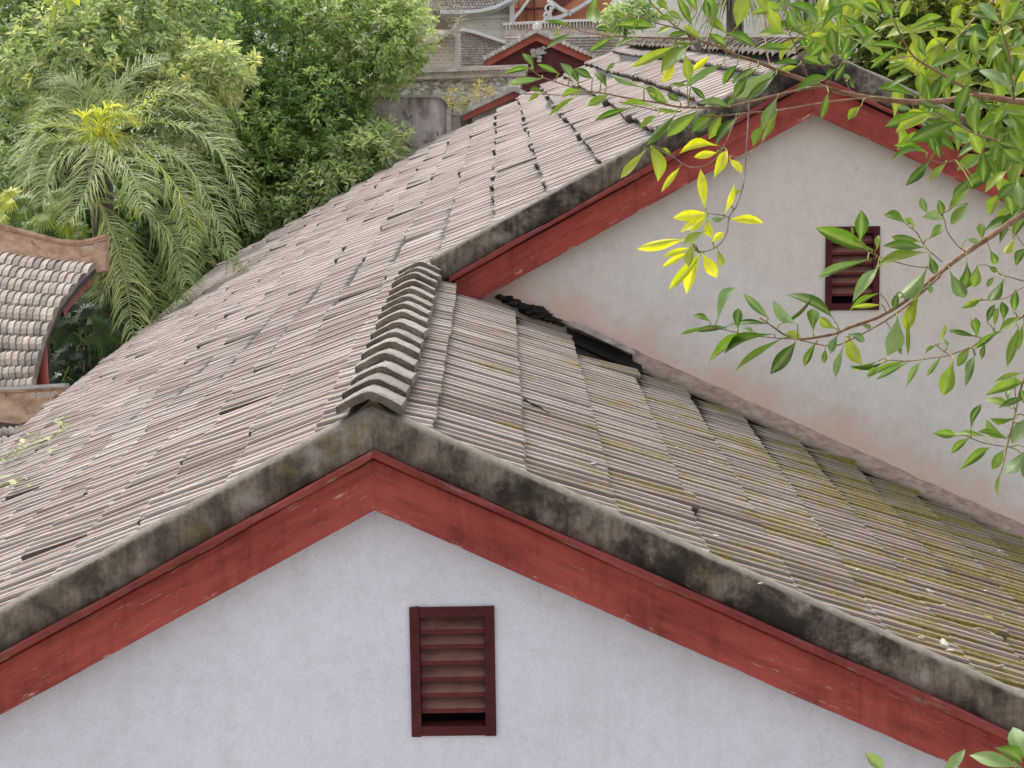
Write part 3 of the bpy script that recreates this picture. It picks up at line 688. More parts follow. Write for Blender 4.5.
oldbrick = brick_mat('weathered brick', (.602, .454, .349), (.750, .605, .489), (.750, .731, .629), 3.4)
greybrick = brick_mat('pale grey brick', (.629, .542, .466), (.750, .693, .594), (.750, .750, .718), 3.2)
grey = weather('old grey coping', [(.3, (.341, .278, .240)), (.5, (.524, .446, .390)), (.7, (.720, .628, .558))], 3, (1, 1, 3), bump=.6, bscale=25)
whitep = weather('whitewashed trim', [(.3, (.644, .605, .579)), (.7, (.750, .750, .750))], 4)
cementw = weather('stained cement render', [(.28, (.186, .145, .135)), (.42, (.388, .315, .286)), (.56, (.604, .505, .463)), (.72, (.750, .682, .621))], 2.6, (1.6, 1.6, .8), bump=.8, bscale=24, specks=((.144, .112, .098), 5, .58, (2, 2, .7)))
redv = weather('village red board', [(.3, (.46, .10, .07)), (.7, (.58, .18, .13))], 5); mar = weather('dark maroon boards', [(.3, (.08, .022, .022)), (.7, (.17, .05, .045))], 5)  # mar: boards of a dark maroon colour
orange = weather('orange timber', [(.3, (.50, .17, .09)), (.7, (.62, .28, .16))], 4, (6, 6, 1))
gtile = weather('grey village tile', [(.3, (.440, .372, .325)), (.5, (.660, .568, .500)), (.7, (.750, .750, .687))], 9, rnd=.35, bump=.6, bscale=40)

o = thing('boundary_wall', at(390, 150, 36), 'grey stained cement wall with rounded white coped corner beyond the roof', 'wall')
arc = [(436+12*math.sin(a), 109-12*math.cos(a)) for a in [i*math.pi/2/7 for i in range(8)]]
slab('wall_panel', [(300, 190), (300, 97.5), (360, 97)]+arc+[(448, 190)], 36, .2, cementw, o)
bar('wall_coping', [(300, 96.5), (360, 96), (400, 96), (436, 96.5)], 2.6, 35.95, .3, grey, o)
bar('wall_coping', [(x, y-.8) for x, y in arc], 2.6, 35.94, .31, grey, o); slab('wall_coping', [(446.5, 108), (449.6, 108), (449.6, 150), (446.5, 150)], 35.94, .31, grey, o)

o = thing('rubble_wall', at(440, 150, 40), 'rubble stone wall under a flat grey coping behind the cement wall', 'wall')
slab('wall_core', [(340, 175), (340, 80), (520, 74), (520, 175)], 40, .5, earthm, o)
mb = MB()
for i in range(560):
    px, py = random.uniform(342, 520), random.uniform(76, 116); r = random.uniform(.022, .060)
    mb.lump(at(px, py, 39.99), (r*1.5, r*.9, r), i % 40, .4, 3, 6)
mb.build('rubble_stones', stonem, o, None, False, kind='stuff')
slab('coping_course', [(380, 80.5), (380, 73), (526, 67.5), (526, 75.5)], 39.8, .8, grey, o); slab('coping_course', [(376, 74.5), (376, 70.5), (528, 64), (528, 68.5)], 39.7, 1.0, grey, o)
mb = MB()
for i in range(30): x = 380+i*5; y = 76.5-(x-380)*.036; mb.box((0, 0, 0), (1, 1, 1), Matrix.Translation(at(x, y, 39.76)) @ Matrix.Diagonal((.05, .03, .05, 1)), .004)
mb.build('coping_plates', grey, o, None, False, kind='stuff')

def gable(lab, apex, l, r_, board, d, wall_mat, name='gable_roof', depth=2.6, left_out=True):
    o = thing('village_house', at(apex[0], apex[1]+60, d), lab, 'house')
    a, L, R2 = apex, l, r_; up = 1.7
    slab('gable_wall', [(L[0]+9, L[1]+40), (L[0]+9, L[1]+2), (a[0], a[1]+3), (R2[0]-4, R2[1]+2), (R2[0]-4, R2[1]+40)], d+.16, depth-.3, wall_mat, o)
    slab('barge_board', [(L[0], L[1]+board), L, a, (a[0], a[1]+board)], d, .10, redv, o); slab('barge_board', [(a[0], a[1]+board), a, R2, (R2[0], R2[1]+board)], d, .10, redv, o)
    for (p, q, sgn) in ((L, a, -1), (R2, a, 1)):
        ex = (p[0]+sgn*4, p[1]+1.5); rf = slab('roof', [(ex[0], ex[1]-up), (ex[0], ex[1]-.2), (q[0], q[1]-.2), (q[0], q[1]-up-1)][::sgn], d-.12, depth, grey, o)
        mb = MB(); nrow = 14
        for i in range(nrow):
            t = (i+.5)/nrow; x = lerp(ex[0], q[0], t); y = lerp(ex[1]-up, q[1]-up-1, t); c0 = at(x, y, d-.14)
            mb.tube([c0+FWD*0, c0+FWD*depth*.5+Vector((0, 0, .01)), c0+FWD*depth], .05, 5)
        mb.build('roof_ribs', gtile, rf, None, False, kind='stuff')
    fin = MB(); fin.lump(at(a[0]+1, a[1]-5.5, d+.1), (.09, .08, .085), 3, .15, 5, 8); fin.lump(at(a[0]+1, a[1]-9, d+.1), (.03, .03, .05), 5, .1, 4, 6); fin.build('finial', plaster, o); return o
h2 = gable('small red gabled house with maroon boards under the apex, beyond the grey coping', (536, 33), (487, 59), (592, 57), 7.5, 43, mar)
gable('low red gable end with a pale round finial, peeping over the far roof edge', (514, 91), (463, 114), (545, 106), 7, 37.5, earthm)
bar('tie_beam', [(505, 72), (570, 70)], 3, 43.05, .1, mar, h2)
mb = MB(); 
for k in range(14): mb.lump(at(538+random.gauss(0, 4), 52+random.gauss(0, 3), 43.1), (.055, .045, .045), k, .3, 4, 6)
mb.build('gable_ornament', plaster, h2)

o = thing('old_house', at(460, 90, 48), 'old brick house with whitened corner and rough grey side roof above the coping', 'house')
slab('brick_wall', [(380, 90), (380, 30), (456, 30), (456, 90)], 48, .5, oldbrick, o); slab('corner_trim', [(455, 70), (455, 36), (459.5, 34), (460, 70)], 47.95, .5, whitep, o)
bar('eave', [(400, 46), (420, 44), (440, 38), (452, 30), (458, 20)], 4, 47.6, 1.2, grey, o)
rf = slab('side_roof', [(460, 69), (460, 29), (467, 30), (505, 41), (540, 58), (540, 69)], 47.2, .6, grey, o)
mb = MB()
for i in range(34):
    for j in range(15):
        px, py = 460+i*2.25+(j % 2), 31+j*2.5
        if py > 66 or py < 30+(px-462)*.34: continue
        mb.lump(at(px, py, 47.17), (.026, .03, .021), (i*7+j) % 30, .3, 3, 5)
mb.build('roof_pebbles', gtile, rf, None, False, kind='stuff'); bar('verge_trim', [(461, 29), (475, 32), (505, 42)], 3, 47.0, .2, whitep, o)
o = thing('brick_hall', at(490, 60, 56), 'grey brick hall with white string course and curved grey eave at the top', 'house')
slab('brick_wall', [(455, 45), (455, 4), (511, 4), (511, 45)], 56, 3, greybrick, o); bar('string_course', [(455, 18.5), (511, 16)], 3, 55.9, .2, whitep, o)
slab('corner_post', [(509.5, 40), (509.5, -6), (514.5, -6), (514.5, 40)], 55.7, .4, whitep, o)
bar('eave', [(440, 12), (462, 12), (480, 10.5), (495, 7), (512, -1), (520, -8)], 3.5, 55.2, .8, whitep, o)
rf = slab('roof', [(430, 11), (462, 10), (480, 8), (495, 4), (512, -5), (512, -40), (430, -40)], 55.4, 4, grey, o)
mb = MB()
for i in range(26):
    for j in range(7): mb.lump(at(432+i*3.1+(j % 2)*1.5, 7-j*2.6-(max(0, i-14)**2)*.055, 55.35), (.035, .03, .028), (i*5+j) % 30, .3, 3, 5)
mb.build('roof_tiles', gtile, rf, None, False, kind='stuff')
o = thing('timber_hall', at(540, 50, 62), 'orange timber gabled hall with pale diagonal bargeboards at the top edge', 'house')
slab('timber_wall', [(508, 40), (508, -30), (612, -30), (612, 40)], 62, 4, orange, o)
slab('maroon_gable', [(548, 30), (548, 18), (585, -10), (590, -40), (545, -40)], 61.9, .08, mar, o)  # gable panel in dark maroon
for pts in ([(511, 22), (521, 10), (534, -8)], [(547, -2), (560, 8), (571, 14)], [(600, -6), (578, 8), (560, 17), (546, 20)]): bar('barge_board', pts, 4, 61.6, .3, whitep, o)
bar('wall_rail', [(512, 9), (546, 8)], 1.6, 61.8, .1, mar, o)
for x in (518, 526, 534): slab('wall_rail', [(x, 22), (x, -10), (x+1, -10), (x+1, 22)], 61.85, .1, mar, o)
sc_ = MB(); swirl(sc_, at(549, 9, 60.9), RGT, UPV, -FWD, .14, 1.2, .035); swirl(sc_, at(547, 15, 60.9), RGT, UPV, -FWD, .12, -1.1, .035); sc_.tube([at(544, 21, 60.9), at(550, 14, 60.9), at(553, 6, 60.9), at(547, 1, 60.9)], .04, 6); oo = sc_.build('scroll_finial', whitep, o)
o = thing('ridge_wall', at(560, 60, 52), 'long grey openwork ridge wall between the red gable and the timber hall', 'wall')
slab('ridge_core', [(505, 40), (505, 25), (620, 22), (620, 40)], 52, .4, grey, o); bar('ridge_coping', [(503, 24), (560, 21), (622, 19)], 2.6, 51.9, .6, whitep, o)
mb = MB()
for i in range(36): x = 506+i*3.2; mb.box((0, 0, 0), (1, 1, 1), Matrix.Translation(at(x, 29-(x-505)*.02, 51.9)) @ Matrix.Diagonal((.03, .1, .14, 1)), .0)
mb.build('ridge_balusters', gtile, o, None, False, kind='stuff')
rf = slab('roof', [(505, 62), (505, 38), (620, 34), (620, 62)], 51.5, .5, grey, o); mb = MB()
for i in range(46):
    for j in range(7): mb.lump(at(507+i*2.4+(j % 2), 38+j*2.9-i*.04, 51.47), (.03, .03, .024), (i*3+j) % 30, .3, 3, 5)
mb.build('roof_tiles', gtile, rf, None, False, kind='stuff')
o = thing('yellow_wall', at(215, 280, 37), 'patch of yellow wall glimpsed through the palm fronds above the roof edge', 'wall')
slab('wall_face', [(170, 330), (170, 228), (262, 228), (262, 330)], 37, .3, weather('yellow wash', [(.3, (.50, .40, .19)), (.7, (.66, .56, .32))], 2), o)

# ------------------------------------------------------------------ trees, palms and shrubs behind the roofs
def unit(a): return a/np.maximum(np.linalg.norm(a, axis=-1, keepdims=True), 1e-9)
def crown_mesh(name, lobes, mat, seed, leaf=.085, per=9, wide=.30, floor=None, spread=1.0, shell=.62, dens=1.0):
    """rosettes of folded leaves scattered through a set of ellipsoid lobes: lobe = (centre, radii, rosettes, tint)"""
    g = np.random.default_rng(seed); VV = []; TT = []
    for (c, r, n, tint) in lobes:
        c = np.array(c); r = np.array(r); n = int(n*dens)
        d = unit(g.normal(size=(n, 3))); rad = shell+(1.08-shell)*g.random((n, 1))**.7
        lump = np.array([mnoise.noise(Vector(x*2.6)+Vector((seed, tint*9, 0))) for x in d])[:, None]
        pos = c+d*r*rad*(1+.28*lump)
        nrm = unit(d/r*r.mean()*.7+np.array([0, 0, .55])+g.normal(size=(n, 3))*.35)
        a = unit(np.cross(nrm, g.normal(size=(n, 3)))); b = np.cross(nrm, a)
        t0 = tint+.20*g.normal(size=n)*.6+.25*lump[:, 0]
        for k in range(per):
            ph = 2*math.pi*k/per+g.normal(size=n)*.35; el = .15+.75*g.random(n)
            dr = unit((np.cos(ph)*np.cos(el))[:, None]*a+(np.sin(ph)*np.cos(el))[:, None]*b+np.sin(el)[:, None]*nrm)
            L = (leaf*(.65+.6*g.random(n)))[:, None]; sd = unit(np.cross(dr, nrm)+g.normal(size=(n, 3))*.25)
            p0 = pos+dr*L*.12*spread+nrm*((g.random((n, 1))-.6)*leaf*.9); m = p0+dr*L*.5; up = np.cross(sd, dr)
            q = np.stack([p0, m+sd*L*wide*.5+up*L*.06, p0+dr*L-np.array([0, 0, 1])*L*.16, m-sd*L*wide*.5+up*L*.06], 1)
            VV.append(q.reshape(-1, 3)); TT.append(np.repeat(t0+g.normal(size=n)*.07, 4))
    V = np.concatenate(VV); T = np.concatenate(TT); m = len(V)//4
    b = np.arange(m)[:, None]*4; F = np.concatenate([b+np.array([[0, 1, 2]]), b+np.array([[0, 2, 3]])], 1).reshape(-1, 3)
    return fast_mesh(name, V, F, mat, 'tint', T)
bark = weather('grey brown bark', [(.3, (.06, .045, .035)), (.5, (.12, .095, .075)), (.7, (.20, .17, .14))], 6, (4, 4, 1), bump=.8, bscale=30)
def tree(name, base, fork, lobes, mat, seed, label, category='tree', r0=.16, group=None, **kw):
    o = thing(name, base, label, category, group); mb = MB(); base, fork = Vector(base), Vector(fork)
    mid = lerp(base, fork, .5)+Vector((.1, .05, 0)); mb.tube([base, mid, fork], [r0, r0*.8, r0*.62], 9)
    for (c, r, n, t) in lobes:
        c = Vector(c); k = lerp(fork, c, .5)+Vector((random.gauss(0, .1), random.gauss(0, .1), .06)); mb.tube([fork, k, c], [r0*.5, r0*.3, r0*.1], 6)
        for _ in range(4):
            e = c+Vector((random.gauss(0, 1)*r[0], random.gauss(0, 1)*r[1], random.gauss(0, 1)*r[2]))*.6; mb.tube([c, lerp(c, e, .5)+Vector((0, 0, .04)), e], [r0*.13, r0*.08, r0*.03], 4)
    mb.build('trunk', bark, o, None, True); place('crown', crown_mesh('crown', lobes, mat, seed, **kw), None, o); return o
def lobe(px, py, d, rx, ry, n, tint, rz=None):
    s = d/FPX; return (at(px, py, d), (rx*s, (rz or (rx+ry)*.5)*s, ry*s), n, tint)
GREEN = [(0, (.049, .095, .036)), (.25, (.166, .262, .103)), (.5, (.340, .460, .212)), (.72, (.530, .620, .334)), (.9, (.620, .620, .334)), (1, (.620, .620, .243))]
tleaf = leaf_material('tree leaf', GREEN, .42, .5, 'tint', .45)
tleaf2 = leaf_material('dark glossy tree leaf', [(0, (.065, .122, .042)), (.3, (.211, .343, .103)), (.55, (.436, .595, .208)), (.8, (.620, .620, .379)), (1, (.620, .620, .437))], .42, .42, 'tint', .5)
lA = [lobe(75, 62, 31, 75, 62, 420, .66), lobe(140, 45, 31.5, 62, 50, 330, .64), lobe(20, 20, 32, 70, 55, 330, .42), lobe(20, 130, 31.5, 60, 55, 300, .58), lobe(100, -20, 32, 110, 50, 420, .40),
      lobe(5, 190, 30.5, 40, 40, 160, .5), lobe(205, 72, 31, 48, 30, 230, .80), lobe(185, 110, 31.5, 50, 40, 220, .52), lobe(150, 15, 32, 70, 40, 260, .45), lobe(-70, 80, 32, 80, 120, 420, .45)]
tree('broadleaf_tree', (at(60, 200, 32.5).x, at(60, 200, 32.5).y, GZ), at(70, 190, 32.5), lA, tleaf, 11, 'pale green tree in whorled leaf tufts, at the top left above the palm', leaf=.132, per=10, wide=.32, dens=1.05)
lB = [lobe(215, 25, 35, 70, 55, 420, .18), lobe(290, 45, 35.5, 75, 70, 700, .36), lobe(350, 30, 35.5, 62, 62, 620, .50), lobe(378, 50, 35, 40, 44, 380, .58), lobe(300, 120, 35, 75, 60, 620, .34), lobe(240, 130, 34.8, 60, 50, 420, .44),
      lobe(325, 110, 35, 40, 46, 330, .40), lobe(270, 175, 34.6, 62, 46, 480, .46), lobe(318, 170, 35, 50, 40, 420, .44), lobe(240, 210, 34.8, 60, 44, 360, .22), lobe(300, -20, 36, 120, 45, 600, .45), lobe(404, 30, 35.2, 30, 40, 200, .62), lobe(190, 60, 36, 60, 60, 260, .12), lobe(310, 215, 34.9, 50, 30, 240, .42)]
tree('broadleaf_tree', (at(270, 200, 36).x, at(270, 200, 36).y, GZ), at(275, 190, 36), lB, tleaf2, 12, 'large dark green tree filling the upper left, between the palm and the cement wall', leaf=.114, per=10, wide=.34, dens=1.05)
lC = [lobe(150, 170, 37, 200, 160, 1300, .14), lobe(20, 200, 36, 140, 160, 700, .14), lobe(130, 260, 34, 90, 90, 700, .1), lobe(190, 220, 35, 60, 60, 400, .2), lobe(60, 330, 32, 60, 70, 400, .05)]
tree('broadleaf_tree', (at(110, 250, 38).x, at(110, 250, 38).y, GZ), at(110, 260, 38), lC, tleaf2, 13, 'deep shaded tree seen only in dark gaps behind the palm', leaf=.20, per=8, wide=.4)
lS = [lobe(362, 155, 34.2, 34, 22, 150, .62), lobe(335, 185, 34, 40, 20, 160, .55), lobe(388, 140, 34.4, 20, 18, 60, .72), lobe(300, 212, 34, 36, 18, 130, .5)]
tree('shrub', (at(350, 190, 34.3).x, at(350, 190, 34.3).y, GZ), at(345, 190, 34.3), lS, tleaf, 14, 'light green shrub growing along the back roof edge below the cement wall', 'shrub', .05, leaf=.155, per=7, wide=.26)

plm = leaf_material('palm leaflet', [(0, (.12, .165, .05)), (.3, (.23, .30, .10)), (.55, (.36, .43, .18)), (.75, (.48, .54, .22)), (.9, (.60, .62, .06)), (1, (.78, .74, .035))], .35, .45, 'tint', .3)
stalk = weather('palm stalk', [(.3, (.16, .17, .06)), (.7, (.34, .34, .14))], 6)
fibre = weather('palm trunk fibre', [(.3, (.045, .032, .022)), (.7, (.14, .105, .07))], 10, bump=1, bscale=40)
def frond(parent, pts, ll, tint, seed, n=64, droop=.36, wid=.013, mat=None, yellow=0):
    g = random.Random(seed); P = [Vector(p) for p in pts]; V = []; F = []; T = []
    # smooth the midrib
    def cr(t):
        f = t*(len(P)-1); i = min(int(f), len(P)-2); f -= i; p0, p1, p2, p3 = P[max(i-1, 0)], P[i], P[i+1], P[min(i+2, len(P)-1)]
        return .5*((2*p1)+(p2-p0)*f+(2*p0-5*p1+4*p2-p3)*f*f+(3*p1-p0-3*p2+p3)*f**3)
    mid = [cr(i/16) for i in range(17)]
    mb = MB(); mb.tube(mid, [.014*(1-.8*i/16)+.002 for i in range(17)], 4)
    up0 = Vector((0, 0, 1))
    for i in range(n):
        t = .10+.90*(i+.5)/n; p = cr(t); tn = (cr(min(1, t+.02))-cr(max(0, t-.02))).normalized(); sd = tn.cross(up0)
        if sd.length < .15: sd = RGT.copy()
        sd.normalize(); nr = sd.cross(tn).normalized()
        if g.random() < .10: continue
        L = ll*(math.sin(math.pi*min(1, .16+.80*t))**.7)*g.uniform(.82, 1.12)
        for s in (-1, 1):
            d1 = (sd*s*g.uniform(.6, .95)+tn*g.uniform(.45, .85)+nr*g.uniform(-.05, .7)).normalized(); d2 = (d1+Vector((0, 0, -droop*g.uniform(.6, 1.4)))+tn*.25).normalized(); d3 = (d2+Vector((0, 0, -droop*g.uniform(.8, 1.6)))).normalized()
            a = p; b = a+d1*L*.34; c = b+d2*L*.36; e = c+d3*L*.30; w1 = wid*.5; wv = d1.cross(nr).normalized()
            k = len(V); V += [a+wv*w1*.6, a-wv*w1*.6, b+wv*w1, b-wv*w1, c+wv*w1*.8, c-wv*w1*.8, e, e+wv*.001]
            F += [(k, k+1, k+3, k+2), (k+2, k+3, k+5, k+4), (k+4, k+5, k+7, k+6)]; tt = tint+g.gauss(0, .11); T += [tt]*8
    k0 = len(V); allv = [tuple(v) for v in V]+mb.v; me = MB(); me.v = allv; me.f = F+[tuple(q+k0 for q in f) for f in mb.f]; me.a = T+[tint+.15]*len(mb.v)
    me.build('frond', mat or plm, parent, None, False, 'tint')
def pxp(seq, d0, d1): n = len(seq)-1; return [at(x, y, lerp(d0, d1, i/n)) for i, (x, y) in enumerate(seq)]
palm = thing('feather_palm', (at(100, 140, 27.1).x, at(100, 140, 27.1).y, GZ), 'large feather palm with drooping grey green fronds and a yellow heart', 'palm tree')
cx_, cy_ = 99, 138
FR = [([(cx_, cy_), (150, 122), (195, 133), (225, 160), (246, 205)], 21.2, 20.6, .50), ([(cx_, cy_), (140, 100), (190, 96), (228, 122)], 21.6, 21.9, .40), ([(cx_, cy_), (145, 143), (185, 165), (212, 205), (230, 256)], 21, 20.2, .47),
      ([(cx_, cy_), (135, 150), (165, 172), (185, 205), (192, 245)], 20.9, 20.1, .50), ([(cx_, cy_), (118, 155), (134, 178), (143, 212)], 20.8, 20.0, .56), ([(cx_, cy_), (75, 112), (50, 108), (34, 122)], 21.5, 21.6, .30),
      ([(cx_, cy_), (65, 126), (36, 132), (18, 162)], 21.2, 20.9, .50), ([(cx_, cy_), (88, 100), (72, 84), (52, 82)], 21.7, 22, .26), ([(cx_, cy_), (112, 100), (138, 72), (160, 60)], 21.8, 22.2, .28), ([(cx_, cy_), (75, 150), (52, 168), (42, 205)], 20.9, 20.3, .48),
      ([(cx_, cy_), (96, 160), (86, 190), (70, 222)], 20.7, 20.1, .46), ([(cx_, cy_), (130, 118), (165, 108), (206, 118), (240, 150)], 21.5, 21.4, .38), ([(cx_, cy_), (70, 140), (40, 148), (24, 185)], 21, 20.6, .40),
      ([(104, 190), (142, 212), (172, 236), (186, 282)], 20.6, 19.9, .36), ([(130, 180), (168, 196), (205, 222), (236, 268)], 20.8, 20.2, .34), ([(118, 200), (155, 225), (176, 260), (182, 300)], 20.7, 20, .28), ([(100, 205), (118, 250), (128, 295), (134, 338)], 20.3, 19.7, .52),
      ([(105, 215), (128, 250), (150, 290), (160, 330)], 20.5, 20, .26), ([(110, 180), (150, 190), (190, 215), (206, 262)], 20.9, 20.4, .42), ([(92, 190), (110, 225), (112, 270), (100, 300)], 20.5, 20.2, .32), ([(cx_, cy_), (165, 150), (215, 185), (252, 232)], 21.4, 21.2, .22)]
for i, (sq, d0, d1, tn) in enumerate(FR): frond(palm, pxp(sq, d0+5.7, d1+5.7), .52, tn+random.uniform(0, .16), 100+i, n=74 if i < 16 else 60, wid=.013)
for i, (sq, tn) in enumerate([([(cx_, cy_), (88, 128), (84, 118), (92, 112)], .98), ([(cx_, cy_), (110, 118), (126, 116), (138, 126)], .97), ([(cx_, cy_), (100, 120), (108, 108), (122, 106)], 1.0), ([(cx_, cy_), (92, 132), (90, 140), (94, 152)], .97), ([(cx_, cy_), (106, 130), (114, 138), (118, 150)], .96), ([(cx_, cy_), (118, 122), (140, 108), (160, 92)], .80)]):
    frond(palm, pxp(sq, 26.6, 26.45), .29 if i < 5 else .34, tn-.11, 150+i, n=34, droop=.5)
tb = MB(); pt = at(cx_, cy_+14, 27.0); tb.tube([(pt.x, pt.y, GZ), (pt.x+.04, pt.y, (GZ+pt.z)/2), (pt.x, pt.y, pt.z)], [.16, .13, .15], 10); tb.build('trunk', fibre, palm, None, True)
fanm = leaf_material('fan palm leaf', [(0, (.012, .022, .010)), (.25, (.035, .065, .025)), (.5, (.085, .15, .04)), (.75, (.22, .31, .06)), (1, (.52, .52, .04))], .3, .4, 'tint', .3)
def fan(parent, c, r, facing, down, tint, seed, rays=26):
    g = random.Random(seed); c = Vector(c); n = Vector(facing).normalized(); d = Vector(down); d = (d-n*d.dot(n)).normalized(); s = n.cross(d); V = []; F = []; T = []
    for i in range(rays):
        a = (i/(rays-1)-.5)*4.6; dr = d*math.cos(a)+s*math.sin(a); L = r*g.uniform(.85, 1.1)*(1-.15*abs(a)/2.3); sd = n.cross(dr)
        m = c+dr*L*.45+n*.02; e = c+dr*L*.8+n*.0+Vector((0, 0, -.06*L)); t_ = c+dr*L+Vector((0, 0, -.25*L*g.random())); w1 = L*.055
        k = len(V); V += [c+sd*.004, c-sd*.004, m+sd*w1, m-sd*w1, e+sd*w1*.6, e-sd*w1*.6, t_, t_+sd*.001]; F += [(k, k+1, k+3, k+2), (k+2, k+3, k+5, k+4), (k+4, k+5, k+7, k+6)]; T += [tint+g.gauss(0, .05)]*8
    me = MB(); me.v = [tuple(v) for v in V]; me.f = F; me.a = T; me.build('fan_leaf', fanm, parent, None, False, 'tint')
def fan_palm(label, base_px, fans, seed, group=None):
    x, y, d = base_px; b = at(x, y, d); o = thing('fan_palm', (b.x, b.y, GZ), label, 'palm tree', group); mb = MB(); mb.tube([(b.x, b.y, GZ), b], [.09, .07], 8); mb.build('trunk', fibre, o, None, True)
    st = MB()
    for i, (px, py, dd, rp, tint) in enumerate(fans):
        c = at(px, py, dd); k = (Vector((random.gauss(0, .35), -.75, .55)), (px-x)/40.0, (py-y)/60.0)
        fan(o, c, rp*dd/FPX, k[0]+RGT*k[1]*.4, RGT*k[1]+Vector((0, 0, -k[2]-.25)), tint, seed*20+i)
        st.tube([b, lerp(b, c, .5)+Vector((0, 0, .05)), c], [.012, .01, .006], 4)
    st.build('leaf_stalks', stalk, o); return o
fan_palm('bright yellow green fan palm behind the pavilion ridge, left of the big palm', (38, 222, 27.6), [(44, 214, 27, 24, .74), (66, 224, 26.9, 22, .80), (24, 206, 27.3, 24, .62), (12, 198, 27.2, 20, .95), (56, 200, 27.5, 22, .66), (76, 232, 26.9, 18, .72), (34, 228, 27, 18, .6), (4, 214, 27.2, 20, .9)], 3)
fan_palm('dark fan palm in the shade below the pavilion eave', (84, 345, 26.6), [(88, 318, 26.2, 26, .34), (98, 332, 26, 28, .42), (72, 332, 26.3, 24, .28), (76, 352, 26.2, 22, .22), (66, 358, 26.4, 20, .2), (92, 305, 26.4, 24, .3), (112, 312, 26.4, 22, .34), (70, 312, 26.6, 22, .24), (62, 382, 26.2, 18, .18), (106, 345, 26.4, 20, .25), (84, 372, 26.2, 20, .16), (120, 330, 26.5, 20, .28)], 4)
# bushes beyond the ridge at the upper right
yl = leaf_material('yellow green shrub leaf', [(0, (.020, .041, .010)), (.3, (.068, .109, .020)), (.6, (.170, .218, .031)), (1, (.326, .320, .034))], .35, .5, 'tint', .4)
lY = [lobe(905, 28, 17, 60, 40, 260, .55), lobe(960, 40, 17.2, 60, 46, 320, .8), lobe(1010, 70, 17, 50, 60, 280, .7), lobe(940, 85, 16.8, 50, 34, 220, .62), lobe(1000, 10, 17.5, 70, 40, 260, .5), lobe(885, 70, 17, 36, 24, 100, .35), lobe(1060, 120, 17, 60, 70, 240, .4)]
tree('shrub', (at(960, 150, 17.4).x, at(960, 150, 17.4).y, GZ), at(960, 120, 17.4), lY, yl, 15, 'yellow green bush beyond the rear ridge at the upper right corner', 'shrub', .07, leaf=.11, per=8, wide=.34)
dry = leaf_material('dry palm strap', [(0, (.05, .045, .03)), (.35, (.19, .19, .12)), (.65, (.36, .36, .24)), (1, (.50, .50, .36))], .2, .6, 'tint', .3)
def strap_palm(label, cpx, d, seed=0):
    g = random.Random(seed); c = at(cpx[0], cpx[1], d); o = thing('strap_leaf_palm', (c.x, c.y, GZ), label, 'palm tree'); mb = MB(); mb.tube([(c.x, c.y, GZ), c], [.12, .1], 8); mb.build('trunk', fibre, o, None, True)
    V = []; F = []; T = []
    for i in range(190):
        a = g.uniform(0, 2*math.pi); r0 = g.uniform(.05, .35); p = c+Vector((math.cos(a)*r0, math.sin(a)*r0, g.uniform(-.1, .35))); dr = Vector((math.cos(a), math.sin(a), .5)).normalized(); L = g.uniform(.5, .95); w_ = .016
        sd = Vector((-math.sin(a), math.cos(a), 0)); k = len(V); q = p
        for j in range(5):
            V += [q+sd*w_*(1-.22*j), q-sd*w_*(1-.22*j)]; dr = (dr+Vector((0, 0, -.55))).normalized(); q = q+dr*L/4
            if j: F.append((k+2*j-2, k+2*j-1, k+2*j+1, k+2*j))
        T += [g.gauss(.5, .22)]*10
    me = MB(); me.v = [tuple(v) for v in V]; me.f = F; me.a = T; me.build('strap_leaves', dry, o, None, False, 'tint', kind='stuff')
strap_palm('grey green strap leaved palm hanging behind the rear ridge, left one of two', (735, -10), 26, 5); strap_palm('grey green strap leaved palm behind the rear ridge, nearer the yellow bush', (812, -16), 26.5, 6)
fan_palm('pale folded fan palm leaf standing behind the rear ridge apex', (852, 60, 18), [(850, 38, 17.5, 30, .72), (862, 30, 17.6, 26, .66)], 7)
lD = [lobe(618, 20, 50, 16, 14, 90, .6), lobe(640, 12, 50, 18, 12, 90, .5)]
tree('shrub', (at(625, 40, 50).x, at(625, 40, 50).y, GZ), at(625, 30, 50), lD, tleaf, 16, 'small hazy bush on the village slope right of the red gable', 'shrub', .06, leaf=.16, per=7)
lE = [lobe(455, 100, 37.1, 14, 8, 26, .86), lobe(440, 106, 36.9, 8, 6, 14, .8), lobe(482, 90, 38.5, 10, 8, 20, .84)]
dryw = leaf_material('dry weed leaf', [(0, (.20, .16, .08)), (.5, (.36, .30, .13)), (1, (.50, .44, .20))], .2, .7, 'tint', .4)
tree('weed', (at(452, 120, 37).x, at(452, 120, 37).y, GZ), at(452, 112, 37), lE, dryw, 17, 'dry yellowish weeds growing by the low red gable end', 'plant', .01, leaf=.11, per=6, wide=.16)
lF = [lobe(405, 12, 44, 24, 22, 110, .5), lobe(440, 20, 45, 26, 20, 70, .55)]
tree('bare_shrub', (at(420, 40, 46).x, at(420, 40, 46).y, GZ), at(420, 30, 46), lF, leaf_material('greyish leaf', [(0, (.20, .20, .13)), (1, (.46, .44, .36))], .2, .7, 'tint', .3), 18, 'thin greyish shrub in front of the old brick house', 'shrub', .05, leaf=.13, per=5, wide=.2)

